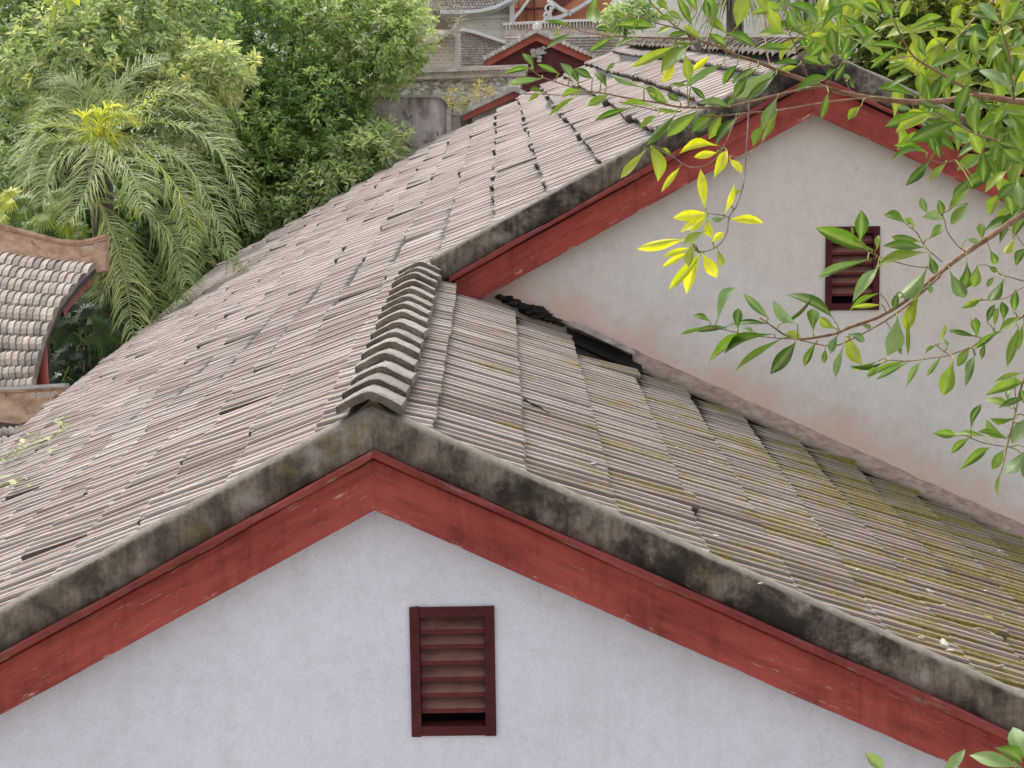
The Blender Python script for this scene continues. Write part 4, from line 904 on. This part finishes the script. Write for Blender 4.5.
# creeper on the left slope
cm = leaf_material('creeper leaf', [(0, (.10, .13, .04)), (.5, (.22, .27, .08)), (1, (.40, .44, .20))], .25, .6, 'tint', .4)
o = thing('creeper', on_left(15, 462), 'small creeper with yellow green leaves trailing over the tiles at the left edge', 'plant'); st = MB(); cl = MB(); V = []; F = []; T = []
pts = [on_left(x, y, .04) for x, y in ((-12, 470), (6, 463), (20, 456), (38, 450), (52, 444), (64, 434), (60, 428))]; st.tube(pts, .006, 4); st.build('stem', stalk, o); st = MB(); st.tube([on_left(x, y, .03) for x, y in ((-8, 492), (12, 488), (24, 484))], .005, 4); st.build('stem', stalk, o)
for i in range(70):
    x, y = random.choice([(random.gauss(2, 5), random.gauss(463, 4)), (random.gauss(20, 4), random.gauss(456, 3)), (random.gauss(46, 7), random.gauss(447, 3)), (random.gauss(63, 4), random.gauss(431, 4)), (random.gauss(40, 12), random.gauss(450, 4)), (random.gauss(14, 8), random.gauss(489, 2))])
    p = on_left(x, y, random.uniform(.02, .08)); s_ = random.uniform(.018, .038); a = random.uniform(0, 6.28); u_ = Vector((math.cos(a), math.sin(a), random.uniform(-.3, .5))).normalized()*s_; v_ = Vector((-math.sin(a), math.cos(a), random.uniform(-.3, .6))).normalized()*s_*.7
    k = len(V); V += [p-u_, p+v_, p+u_-Vector((0, 0, .008)), p-v_]; F += [(k, k+1, k+2), (k, k+2, k+3)]; T += [random.random() if y < 480 else .95]*4
cl.v = [tuple(v) for v in V]; cl.f = F; cl.a = T; cl.build('leaves', cm, o, None, False, 'tint')

# ------------------------------------------------------------------ the branches that hang into view from the tree at the right
def leaf_mesh(seed, bend, fold):
    rr = random.Random(seed); V = []; F = []; A = []; n = 8
    prof = [[.02, .10, .23, .37, .47, .50, .44, .25, 0], [.02, .15, .30, .43, .50, .49, .40, .21, 0], [.02, .08, .19, .32, .44, .50, .47, .30, 0]][seed % 3]
    tw = rr.uniform(-.35, .35); wv = rr.uniform(0, 6)
    for i in range(n+1):
        x = i/n; wd = prof[i]; z = bend*(.22*math.sin(x*2.6)-.34*x*x); yo = .05*math.sin(x*3+wv)
        for j, f in enumerate((-1, -.5, 0, .5, 1)):
            y = yo+wd*f; h = z+fold*abs(f)*wd*.9+.02*math.sin(9*x+wv+2*f)*abs(f)*(1 if 0 < i < n else 0)+tw*y*x
            V.append((x, y, h)); A.append(1.0 if j == 2 else (.12 if abs(f) == .5 else .0))
    for i in range(n):
        for j in range(4): a = i*5+j; F.append((a, a+1, a+6, a+5))
    return V, F, A
lf_green = leaf_material('glossy green leaf', [(0, (.031, .086, .009)), (.35, (.060, .140, .012)), (.65, (.100, .189, .018)), (1, (.172, .261, .027))], .48, .40, None, .3, .28)
lf_pale = leaf_material('greyish leaf underside', [(0, (.111, .204, .076)), (.5, (.153, .255, .093)), (1, (.221, .323, .119))], .3, .42, None, .25, .5)
lf_yg = leaf_material('yellow green leaf', [(0, (.156, .234, .016)), (.5, (.226, .296, .016)), (1, (.328, .374, .023))], .42, .4, None, .25, .4)
lf_yel = leaf_material('yellow leaf', [(0, (.46, .52, .012)), (.4, (.62, .62, .012)), (1, (.76, .72, .02))], .42, .4, None, .2, .4)
LM = {}
for key, mt in (('g', lf_green), ('p', lf_pale), ('y', lf_yg), ('Y', lf_yel)):
    LM[key] = []
    for q in range(8):
        V, F, A = leaf_mesh(q, (.5, .9, 1.2, .2, -.3, .7, 1.0, .0)[q], (.25, .45, .15, .5, .3, .6, .35, .2)[q]); mb = MB(); mb.add(V, F, A); LM[key].append(mb.mesh('leaf', mt, True, 'mid'))
twig_m = weather('reddish brown twig', [(.3, (.12, .055, .030)), (.5, (.24, .13, .07)), (.7, (.36, .24, .15))], 30, (1, 1, 1), 'pos', .6, 0, .5, 200)
grey_twig = weather('grey peeling twig', [(.3, (.13, .085, .06)), (.5, (.26, .19, .15)), (.7, (.40, .32, .28))], 40, bump=.6, bscale=200)
D0 = 4.2
BR = {  # name: (polyline px, start depth, end depth, start width px, end width px)
 'main':  ([(1150, 140), (1080, 178), (1024, 214), (985, 240), (957, 259), (942, 271), (926, 284), (901, 304), (876, 318), (848, 328), (834, 334), (801, 339), (785, 335), (772, 326), (760, 318)], 4.3, 3.9, 13, 2.0),
 'second': ([(940, 276), (926, 289), (905, 307), (880, 324), (850, 340), (830, 346), (800, 340)], 4.1, 4.0, 5, 2),
 'low':   ([(801, 339), (775, 338), (744, 334), (715, 328), (700, 330)], 3.95, 3.9, 2.4, 1.4),
 'upper': ([(1160, 120), (1080, 106), (1015, 101), (980, 96), (943, 101), (913, 102), (870, 98), (850, 94), (836, 91), (817, 84), (784, 73), (770, 67), (755, 61), (739, 56), (720, 47), (700, 41), (690, 38)], 4.6, 4.2, 13, 4),
 'tip_a': ([(695, 39), (660, 38), (612, 36), (590, 33), (578, 30), (566, 25)], 4.2, 4.0, 3, 1.4),
 'tip_b': ([(700, 42), (686, 32), (672, 27), (656, 23), (642, 18), (630, 14)], 4.2, 4.15, 3.4, 1.6),
 'tip_c': ([(690, 36), (674, 25), (659, 11), (650, 1), (644, -12)], 4.2, 4.25, 4, 3),
 'mid':   ([(850, 94), (819, 87), (778, 95), (749, 102), (722, 107), (681, 107), (660, 103), (640, 100), (622, 97), (608, 94), (594, 92), (581, 90), (559, 83), (542, 77), (531, 70), (520, 67)], 4.3, 4.0, 5, 1.5),
 'mid_b': ([(880, 97), (836, 101), (805, 106), (780, 110), (759, 112), (738, 114), (718, 116), (700, 116)], 4.35, 4.2, 3.6, 2.4),
 'mid_c': ([(681, 112), (660, 111), (637, 106), (620, 102)], 4.1, 4.05, 2, 1.4),
 'mid_d': ([(594, 94), (562, 95), (540, 94), (524, 94)], 4.05, 4.0, 1.6, 1),
 'hang':  ([(749, 103), (748, 122), (747, 140), (745, 171), (743, 186), (737, 205), (729, 217), (727, 232), (720, 244), (710, 250), (699, 252)], 4.25, 4.1, 3, 2.4),
 'hang_a': ([(737, 114), (731, 130), (727, 140), (718, 155), (710, 163), (699, 167), (687, 166), (670, 155)], 4.2, 4.1, 2.2, 2.2),
 'hang_b': ([(768, 128), (764, 140), (753, 150), (744, 156), (732, 157)], 4.2, 4.15, 1.8, 1.6),
 'hang_c': ([(729, 217), (720, 215), (706, 213)], 4.1, 4.05, 1.8, 1.4),
 'up_a':  ([(980, 96), (960, 85), (942, 74), (926, 65), (913, 56), (903, 40), (897, 27), (890, 12)], 4.5, 4.3, 6, 2.2),
 'up_b':  ([(913, 56), (900, 57), (886, 60)], 4.3, 4.25, 2.2, 1.4),
 'up_c':  ([(1040, -40), (1000, -6), (975, 18), (963, 32), (953, 42), (944, 50)], 4.9, 4.7, 4, 3),
 'up_d':  ([(1014, 100), (1010, 59), (1005, 40), (1001, 27), (1000, 10)], 4.4, 4.3, 4, 2.4),
 'up_e':  ([(808, 78), (802, 62), (797, 50), (789, 33), (784, 20)], 4.2, 4.15, 2.4, 2),
 'up_f':  ([(853, 95), (846, 82), (842, 72), (837, 58)], 4.25, 4.2, 2.4, 2),
 'up_g':  ([(770, 66), (766, 46), (765, 24), (764, -8)], 4.5, 4.6, 2.6, 3),
 'right_a': ([(1040, 160), (1000, 142), (978, 135), (960, 126), (943, 116), (932, 109)], 4.3, 4.2, 4, 2.2),
 'right_b': ([(955, 160), (940, 163), (926, 158)], 4.2, 4.2, 1.8, 1.3),
 'right_c': ([(1045, 285), (1024, 281), (1010, 277), (1002, 275), (994, 269)], 4.0, 3.95, 3, 2),
 'right_d': ([(1045, 282), (1024, 287), (1005, 298), (985, 300), (970, 302)], 4.0, 3.95, 2.4, 1.6),
 'spur_a': ([(966, 252), (957, 245), (947, 231), (945, 222), (942, 214)], 4.15, 4.1, 2.2, 1.6),
 'spur_b': ([(942, 262), (934, 255), (927, 249), (921, 240), (917, 233), (910, 227)], 4.1, 4.05, 2.2, 1.6),
 'spur_c': ([(930, 268), (912, 266), (896, 262), (880, 257), (868, 252)], 4.1, 4.0, 2, 1.4),
 'lower': ([(1060, 300), (1024, 316), (999, 332), (984, 340), (971, 347), (958, 352), (946, 356), (932, 358), (909, 361), (888, 360)], 3.9, 3.8, 4, 1.4),
 'lower_a': ([(985, 339), (974, 336), (960, 333)], 3.9, 3.85, 1.6, 1.2),
 'lower_b': ([(948, 354), (942, 350), (935, 344)], 3.85, 3.85, 1.5, 1.2),
 'drop':  ([(1060, 330), (1035, 360), (1022, 385), (1016, 410), (1008, 442), (1002, 469), (997, 480)], 3.7, 3.6, 5, 2),
 'drop_a': ([(1010, 447), (994, 445), (981, 442), (971, 438)], 3.65, 3.6, 2, 1.5),
 'drop_b': ([(1017, 405), (1015, 390), (1016, 372)], 3.7, 3.65, 1.8, 1.2),
}
PAR = {'second': 'main', 'low': 'main', 'tip_a': 'upper'}
ot = thing('overhanging_tree', (3.6, -3.0, GZ), 'leafy tree at the right whose reddish branches reach in over both gables', 'tree')
tk = MB(); tp = [Vector((3.6, -3.0, GZ)), Vector((3.55, -3.05, -1.5)), Vector((3.35, -3.1, .6)), at(1500, -60, 4.7)]
tk.tube(tp, [.17, .14, .10, .07], 10)
tk.tube([tp[2], at(1400, 60, 4.6), at(1250, 90, 4.4), at(1150, 140, 4.3)], [.08, .04, .02, .0125], 8); tk.tube([tp[3], at(1320, 60, 4.7), at(1160, 120, 4.6)], [.05, .03, .0135], 8)
tk.tube([tp[2], at(1500, 300, 4.3), at(1300, 310, 4.1), at(1060, 300, 3.9)], [.07, .03, .012, .004], 7); tk.tube([at(1300, 310, 4.1), at(1140, 300, 3.8), at(1060, 330, 3.7)], [.012, .008, .005], 6)
tk.tube([at(1300, 310, 4.1), at(1150, 285, 4.0), at(1045, 283, 4.0)], [.011, .005, .003], 6); tk.tube([at(1400, 60, 4.6), at(1200, 170, 4.4), at(1040, 160, 4.3)], [.03, .01, .004], 6); tk.tube([tp[3], at(1200, -80, 5), at(1040, -40, 4.9)], [.04, .012, .004], 6)
tk.build('trunk', bark, ot, None, True)
BS = []                                               # sampled branch points: (px, py, depth, name)
TW = {}
for nm, (pl, d0, d1, w0, w1) in BR.items():
    n = len(pl); P = []; R = []
    for i in range(n-1):
        for k in range(5):
            f = k/5; t = (i+f)/(n-1); p0, p1, p2, p3 = [pl[max(0, min(n-1, i+q))] for q in (-1, 0, 1, 2)]
            c = [.5*(2*b+(c_-a)*f+(2*a-5*b+4*c_-e)*f*f+(3*b-a-3*c_+e)*f**3) for a, b, c_, e in zip(p0, p1, p2, p3)]
            dd = lerp(d0, d1, t); P.append(at(c[0], c[1], dd)); R.append(.5*max(1.1, .58*lerp(w0, w1, t))*dd/FPX*(1+.10*math.sin(i*5+k*2.3))); BS.append((c[0], c[1], dd, nm))
    P.append(at(*pl[-1], d1)); R.append(.5*w1*d1/FPX); BS.append((*pl[-1], d1, nm)); mb = MB(); mb.tube(P, R, 7); TW[nm] = mb
REG = {'P': (680, 260, .1953), 'Q': (764, 180, .2539), 'R': (844, 290, .1758), 'S': (900, 350, .2083), 'T': (620, 140, .2083), 'U': (640, 60, .1367), 'V': (580, 0, .1276), 'W': (500, 0, .15625), 'X': (700, 0, .15625), 'Y': (860, 0, .1602), 'Z': (780, 0, .2539)}
LEAVES = {  # base x, y, tip x, y, width (in the enlarged view), kind
'P': '190 310 275 125 50 p;155 320 65 278 42 g;240 342 75 365 34 g;150 340 -5 380 26 g;295 360 300 245 58 g;470 335 240 322 45 g;457 300 322 170 52 p;603 328 468 218 75 p;518 325 690 188 25 g;790 312 575 158 82 g;680 370 690 240 92 g;800 350 705 295 50 y;420 385 135 500 48 g;480 382 220 462 52 g;540 398 265 572 56 g;590 420 460 592 76 g;700 415 635 545 44 g;745 455 738 530 34 g;840 440 788 605 50 p;850 395 930 535 88 y;810 385 768 475 80 p;865 378 945 412 66 p;930 330 985 362 56 p;1010 40 887 190 52 p;1024 170 868 252 38 g;1030 228 880 245 26 y;960 0 705 88 45 p;1015 518 870 552 28 g;1026 548 958 592 40 g;378 372 330 350 40 p;620 400 545 370 50 y',
'Q': '430 275 195 192 62 g;375 242 388 120 66 g;345 228 348 178 20 g;445 272 452 215 46 g;442 308 208 382 42 g;455 345 350 465 50 p;562 178 473 130 46 g;592 182 552 152 48 g;642 130 618 65 50 p;700 150 690 78 44 g;700 158 628 140 40 p;612 242 500 222 38 g;632 270 472 255 46 g;642 288 440 332 50 g;650 232 702 175 50 g;650 295 680 372 70 g;640 342 535 470 84 p;530 440 510 512 36 g;612 440 560 600 52 y;565 540 568 695 20 y;525 540 488 692 80 p;510 620 540 690 28 g;650 408 660 450 34 p;735 360 790 472 62 p;800 325 785 435 88 g;842 335 825 425 58 g;860 238 858 165 58 g;800 235 850 245 44 p;822 25 722 122 44 g;802 90 735 182 42 g;950 45 880 138 56 g;1000 0 1010 105 90 p;890 272 915 335 70 g;988 230 948 292 66 y;925 370 888 340 50 g;912 380 875 422 56 g;942 390 888 485 50 g;985 522 992 435 38 g;940 558 940 478 54 g;905 582 922 500 24 g;880 562 907 488 34 g;845 600 833 540 40 g;832 615 728 592 24 g;930 600 828 662 38 g;1012 540 928 592 40 g;1002 580 958 735 42 g;1024 560 1000 670 30 g;872 640 858 705 24 g;835 690 793 772 32 p;1030 270 988 332 36 g;860 470 780 502 28 g',
'R': '622 408 566 602 112 g;372 404 132 490 42 g;372 408 180 512 36 p;252 404 38 440 22 g;442 410 350 542 38 p;560 370 470 492 34 p;722 330 640 432 88 g;742 370 690 552 44 p;592 330 572 278 40 p;548 302 580 200 26 g;532 315 460 355 24 g;880 235 738 332 40 g;760 268 722 165 46 g;740 262 592 235 26 g',
'S': '268 412 168 396 46 g;418 418 258 396 40 g;338 424 240 494 40 g;340 382 382 260 34 g;518 425 398 340 86 g;515 420 372 388 34 g;432 470 293 562 46 g;500 480 440 574 56 g;492 566 460 716 30 g;600 158 418 202 56 g;594 110 455 152 40 g;534 282 424 230 50 g;600 232 480 270 40 g;515 242 520 190 36 p;592 252 582 188 40 g;562 325 430 330 30 g;610 320 540 455 74 p;610 470 510 605 92 p;604 520 590 610 30 g;640 380 560 420 60 g;640 250 600 320 60 g',
'T': '470 30 290 50 52 Y;466 58 353 86 38 Y;515 50 453 170 54 Y;525 90 585 160 70 Y;410 325 385 140 54 Y;500 355 552 215 40 Y;520 310 580 240 24 y;530 380 690 396 54 Y;425 350 253 376 58 Y;420 360 290 436 44 Y;416 360 338 442 36 Y;420 370 440 472 46 Y;510 370 438 378 32 p;312 478 84 516 44 Y;336 515 208 562 34 Y;332 536 204 612 30 Y;410 440 300 502 58 y;392 540 236 726 48 Y;386 555 310 742 54 Y;402 545 462 662 74 Y;470 520 480 612 38 y;442 490 500 440 44 Y;352 500 328 612 48 y;130 42 -2 182 48 y;150 25 190 197 104 y;240 62 200 40 48 y;286 130 198 252 28 Y',
'U': '420 370 190 565 112 g;545 380 382 535 130 g;600 400 500 580 90 y;732 410 545 605 92 g;1010 268 890 512 120 p;905 470 828 632 70 g;1000 380 890 592 60 y;985 82 700 292 112 p;995 110 770 300 70 g;782 130 690 278 80 g;712 35 598 172 46 g;862 62 662 168 60 g;372 190 478 292 52 g;345 180 218 182 44 g;612 20 320 212 40 p;205 310 40 225 92 g;290 305 200 240 58 g;130 410 -5 492 54 g;262 400 45 612 58 g;660 350 440 300 60 p;300 372 120 360 36 g;700 270 640 330 40 g',
'V': '130 -80 108 202 104 g;242 252 118 220 44 g;250 290 68 405 56 g;480 290 250 372 50 g;350 152 248 92 62 g;585 222 300 185 80 g;455 160 420 225 50 g;742 360 398 532 78 y;872 350 628 555 130 g;745 500 640 645 78 Y;822 430 850 645 150 y;1010 440 880 565 62 Y;722 212 600 262 90 y;852 252 688 292 40 g;762 182 600 140 60 g;800 152 690 88 70 y;700 95 600 0 92 g;922 90 860 -60 100 g;1000 152 990 0 92 g;882 200 762 -20 72 g;930 330 720 330 40 g;960 300 800 200 60 y',
'W': '215 442 148 335 84 g;205 440 20 466 34 g;272 500 50 545 40 p;382 470 240 412 44 g;280 592 190 570 34 g;262 600 180 642 30 y;472 208 288 305 46 g;452 162 288 130 36 g;540 580 390 622 40 g;502 610 308 742 42 g;692 605 562 682 60 g;682 570 600 450 80 g;592 500 480 442 60 g;502 540 458 430 56 g;452 500 398 400 56 p;660 470 738 400 26 g;922 560 698 480 46 p;1000 600 926 560 60 g;862 690 600 770 50 g;1000 690 768 662 44 g;370 190 350 240 40 y',
'X': '100 132 30 -60 92 g;172 222 60 108 72 g;362 312 180 200 80 g;162 292 60 212 60 g;232 172 290 -60 112 y;522 202 438 60 92 y;432 82 358 -60 92 y;562 222 368 208 72 g;682 232 558 70 112 g;660 152 618 70 82 g;742 172 700 58 60 p;772 192 905 40 60 g;762 132 772 -20 52 y;880 25 1045 30 90 g;582 322 378 300 56 g;702 332 640 250 92 g;682 302 732 240 62 g;792 422 658 370 60 g;642 412 468 402 46 g;622 422 518 452 40 y;872 352 838 180 102 g;902 362 972 220 92 g;902 362 1030 260 46 g;862 422 768 330 92 g;882 182 1030 150 36 g;842 500 608 565 72 g;242 412 150 535 48 g;372 420 198 532 50 g;822 592 772 762 52 g;1032 680 945 762 62 y;912 470 962 502 60 p;962 512 982 565 50 g;560 470 500 430 40 g;880 440 800 500 60 g;930 400 860 520 60 g',
'Y': '132 80 20 22 92 g;202 102 140 0 62 g;242 122 312 0 92 g;292 192 512 95 52 g;372 192 545 148 42 g;112 202 0 292 72 g;282 310 58 272 46 g;222 302 58 435 52 g;292 382 150 432 44 g;342 470 178 532 46 g;312 412 168 472 56 g;422 362 368 228 92 g;382 602 378 448 92 g;352 602 108 550 56 g;522 672 368 632 62 g;488 602 605 415 92 g;600 755 685 515 102 g;622 332 642 238 82 g;742 382 708 198 72 g;692 432 618 380 62 g;842 132 688 78 62 g;872 152 758 18 82 p;882 132 922 -30 72 y;922 132 1002 0 62 g;932 562 768 428 104 p;932 512 898 380 82 g;962 502 1012 355 62 g;972 602 1014 505 92 p;942 282 1012 188 72 g;962 302 1030 218 52 p;732 702 688 598 82 p;332 690 228 680 42 p;442 702 228 765 52 g;572 152 632 28 72 y;480 250 440 160 70 y;540 330 600 240 60 y;660 180 560 120 70 y;780 300 860 230 60 y;800 480 740 400 60 g;620 450 540 520 60 g',
'Z': '582 602 448 572 32 g;572 592 438 618 36 g;592 632 498 728 42 g;652 642 588 712 30 y;612 602 588 540 52 g;692 480 508 552 62 g;602 462 458 502 56 y;742 562 688 518 62 p;802 592 800 715 70 g;772 532 772 400 72 g;872 470 932 502 60 p;962 582 858 562 42 g;962 642 878 590 72 g;942 682 932 770 62 g;762 702 678 770 42 g;902 672 808 742 42 y;842 492 880 428 62 g;860 560 840 640 60 g;900 520 960 600 70 g;930 720 860 780 50 g;990 560 940 640 70 g;880 690 870 760 44 y'}
LC = []
for rg, txt in LEAVES.items():
    ox, oy, sc = REG[rg]
    for it in txt.split(';'):
        q = it.split(); b = [float(z) for z in q[:5]]; LC.append((ox+b[0]*sc, oy+b[1]*sc, ox+b[2]*sc, oy+b[3]*sc, b[4]*sc, q[5]))
pend = []
lr = random.Random(5)
def put_leaf(bx, by, tx, ty, wp, kind, depth, parent):
    Lp = math.hypot(tx-bx, ty-by); sc = depth/FPX; dz = lr.uniform(-.45, .35)*Lp*sc
    A_ = at(bx, by, depth); B_ = at(tx, ty, depth+dz); X = B_-A_; L = X.length; X.normalize()
    view = (CAM-A_).normalized(); N = (view*1.0+Vector((0, 0, 1))*lr.uniform(.1, .7)+RGT*lr.uniform(-.45, .45)); N = (N-X*N.dot(X)).normalized()
    if lr.random() < .12: N = -N
    Y = N.cross(X); vis = max(.45, abs(N.dot(view))); W = min(wp*sc/vis*.86, L*.46)
    if kind in 'gp' and Y.dot(Vector((0, 0, 1))) < 0 and False: Y = -Y
    M_ = Matrix(((X.x*L, Y.x*W, N.x*L*.8, A_.x), (X.y*L, Y.y*W, N.y*L*.8, A_.y), (X.z*L, Y.z*W, N.z*L*.8, A_.z), (0, 0, 0, 1)))
    place('leaf', LM[kind][lr.randrange(8)], M_, parent)
PT = {}
for lf in LC:
    bx, by = lf[0], lf[1]; best = min(BS, key=lambda q: (q[0]-bx)**2+(q[1]-by)**2+(60 if q[3] in ('main', 'upper') else 0)); ds = math.hypot(best[0]-bx, best[1]-by); dep = best[2]-.03+lr.uniform(-.05, .05)
    if 1 < ds < 34:
        PT.setdefault(best[3], MB()).tube([at(best[0], best[1], best[2]), lerp(at(best[0], best[1], best[2]), at(bx, by, dep), .5)+Vector((0, 0, .004)), at(bx, by, dep)], [.0015, .0012, .0011], 4)
    pend.append((lf, dep, best[3]))
BO = {}
for nm, mb in TW.items():
    BO[nm] = mb.build('branch', grey_twig if nm.startswith('hang') else twig_m, ot, None, True)
    if nm.startswith('hang') and nm != 'hang_b': BO[nm]['label'] = 'hanging grey twig of bright yellow leaves'
petm_ = weather('leaf stalk green', [(.3, (.16, .19, .035)), (.7, (.30, .27, .07))], 20, bump=.1)
for nm, mb in PT.items(): mb.build('leaf_stalks', petm_, BO[nm], None, False, kind='stuff')
for lf, dep, nm in pend: put_leaf(*lf, dep, BO[nm])
# the dense leafage in the corner, behind the leaves one can pick out
ex = MB()
def loose_leaf(mb, p, X, N, L, W, q):
    V, F, A = leaf_mesh(q, (.5, .9, 1.2, .2)[q % 4], .3); N = (N-X*N.dot(X)).normalized(); Y = N.cross(X); mb.add([p+X*(L*v[0])+Y*(W*v[1])+N*(L*.8*v[2]) for v in V], F, A)
for key, num, area in (('g', 24, ((890, 1040), (0, 180))), ('y', 12, ((890, 1040), (0, 120))), ('g', 14, ((690, 860), (0, 45))), ('y', 12, ((620, 860), (0, 40))), ('g', 14, ((990, 1045), (90, 290)))):
    ex = MB()
    for i in range(num):
        cx0, cy0 = lr.uniform(*area[0]), lr.uniform(*area[1]); n_ = lr.choice((2, 3, 4)); d_ = lr.uniform(4.5, 5.2); a0 = lr.uniform(0, 6.28)
        if cy0 > (cx0-830)*.95+60: continue
        for k in range(n_):
            a = a0+k*6.28/n_+lr.gauss(0, .3); X = (RGT*math.cos(a)+UPV*(math.sin(a)*.8-.25)+FWD*lr.uniform(-.6, .6)).normalized(); N = -FWD+Vector((0, 0, lr.uniform(.2, .9)))+RGT*lr.uniform(-.4, .4)
            loose_leaf(ex, at(cx0, cy0, d_), X, N, lr.uniform(.065, .10), lr.uniform(.022, .034), lr.randrange(8))
    ex.build('leaf_mass', LM[key][0].materials[0], ot, None, True, 'mid', kind='stuff')
# dark nub where three twigs leave the upper branch
nb = MB(); nb.lump(at(698, 45, 4.15), (.008, .008, .011), 2, .3, 5, 7); nb.build('bud_scar', bark, ot)
# a separate plant poking up at the lower right corner, and a leafy twig hanging in at the top left
bs = at(1030, 900, 3.3); o = thing('sapling', (bs.x, bs.y, GZ), 'young plant with light green leaves poking up at the bottom right corner', 'plant')
mb = MB(); mb.tube([(bs.x, bs.y, GZ), at(1032, 900, 3.3), at(1024, 800, 3.3), at(1014, 752, 3.3)], [.02, .008, .005, .003], 6)
bo = mb.build('stem', twig_m, o, None, True)
mb = MB(); mb.tube([at(1027, 830, 3.3), at(960, 800, 3.3), at(942, 775, 3.3)], [.005, .003, .002], 5); mb.build('shoot', twig_m, o); mb = MB(); mb.tube([at(960, 800, 3.3), at(905, 790, 3.3), at(884, 770, 3.3)], [.003, .002, .0015], 5); mb.build('shoot', twig_m, o)
for lf in ((1030, 765, 1013, 726, 24, 'p'), (1022, 764, 999, 746, 15, 'g'), (1022, 768, 970, 754, 18, 'p'), (941, 778, 965, 749, 13, 'p'), (886, 773, 865, 753, 13, 'p'), (1024, 770, 1000, 772, 12, 'g'), (946, 778, 930, 770, 9, 'g'), (1030, 750, 1040, 722, 14, 'g')): put_leaf(*lf, 3.28, bo)
p_ = at(70, -60, 5.0); o = thing('overhanging_branch', p_, 'sprig of yellow green leaves hanging into the top left corner', 'branch'); mb = MB(); mb.tube([at(-260, -420, 5.4), at(-40, -160, 5.2), p_, at(66, -4, 5)], [.03, .015, .005, .003], 6); bo = mb.build('twig', twig_m, o, None, True)
for lf in ((60, -2, 51, 24, 8, 'y'), (66, -4, 70, 11, 11, 'y'), (70, -6, 80, 6, 9, 'Y'), (58, -6, 44, 4, 8, 'y')): put_leaf(*lf, 5.0, bo)

# ------------------------------------------------------------------ small litter on the mossy roof
mb = MB(); tws = [on_right(x, y, .02) for x, y in ((524, 404), (532, 409), (540, 412), (549, 418))]; mb.tube(tws, [.006, .005, .004, .002], 5); o = mb.build('fallen_twig', M['rot'], None); o['label'] = 'dark fallen twig lying across a step in the right roof slope'; o['category'] = 'twig'
petm = weather('dry pale petal', [(.3, (.42, .37, .29)), (.7, (.62, .57, .48))], 40, rnd=.25)
pet = MB(); pet.lump((0, 0, 0), (.02, .012, .006), 3, .5, 4, 7); pme = pet.mesh('fallen_petal', petm)
for (x, y, s_, lab) in ((922, 640, 1.3, 'largest pale petal scrap, beside the verge at the lower right of the roof'), (944, 645, 1.2, 'pale petal scrap just right of the largest one by the verge'), (1001, 668, 1.0, 'pale petal scrap lying nearest the right edge by the verge'), (930, 593, 1.0, 'pale petal scrap higher up the mossy roof, above the largest one'), (711, 464, .8, 'small white petal scrap in the middle of the right roof slope')):
    M_ = Matrix.Translation(on_right(x, y, .008)) @ Matrix.Rotation(lr.uniform(0, 6), 4, 'Z') @ Matrix.Rotation(.4, 4, 'Y') @ Matrix.Scale(s_, 4)
    place('fallen_petal', pme, M_, None, label=lab, category='petal', group='pale scraps on the mossy roof slope')
lit = MB()
for (x, y, s_) in ((950, 652, .9), (943, 607, .7), (677, 449, .6), (594, 465, .6), (1000, 552, .5), (986, 592, .5), (858, 571, .5), (715, 537, .6), (1003, 616, .6), (812, 520, .5), (760, 585, .5), (905, 560, .4)):
    lit.lump(on_right(x, y, .006), (.018*s_, .012*s_, .006*s_), int(x), .5, 4, 7)
o = lit.build('roof_litter', petm, None, kind='stuff'); o['label'] = 'scatter of tiny pale scraps over the mossy right roof slope'; o['category'] = 'litter'
mb = MB(); mb.tube([on_right(x, y, .02) for x, y in ((972, 634), (980, 633), (990, 637), (998, 642))], [.003, .003, .003, .002], 5); o = mb.build('fallen_straw', petm, None); o['label'] = 'pale curved straw lying near the lower right edge of the roof'; o['category'] = 'straw'
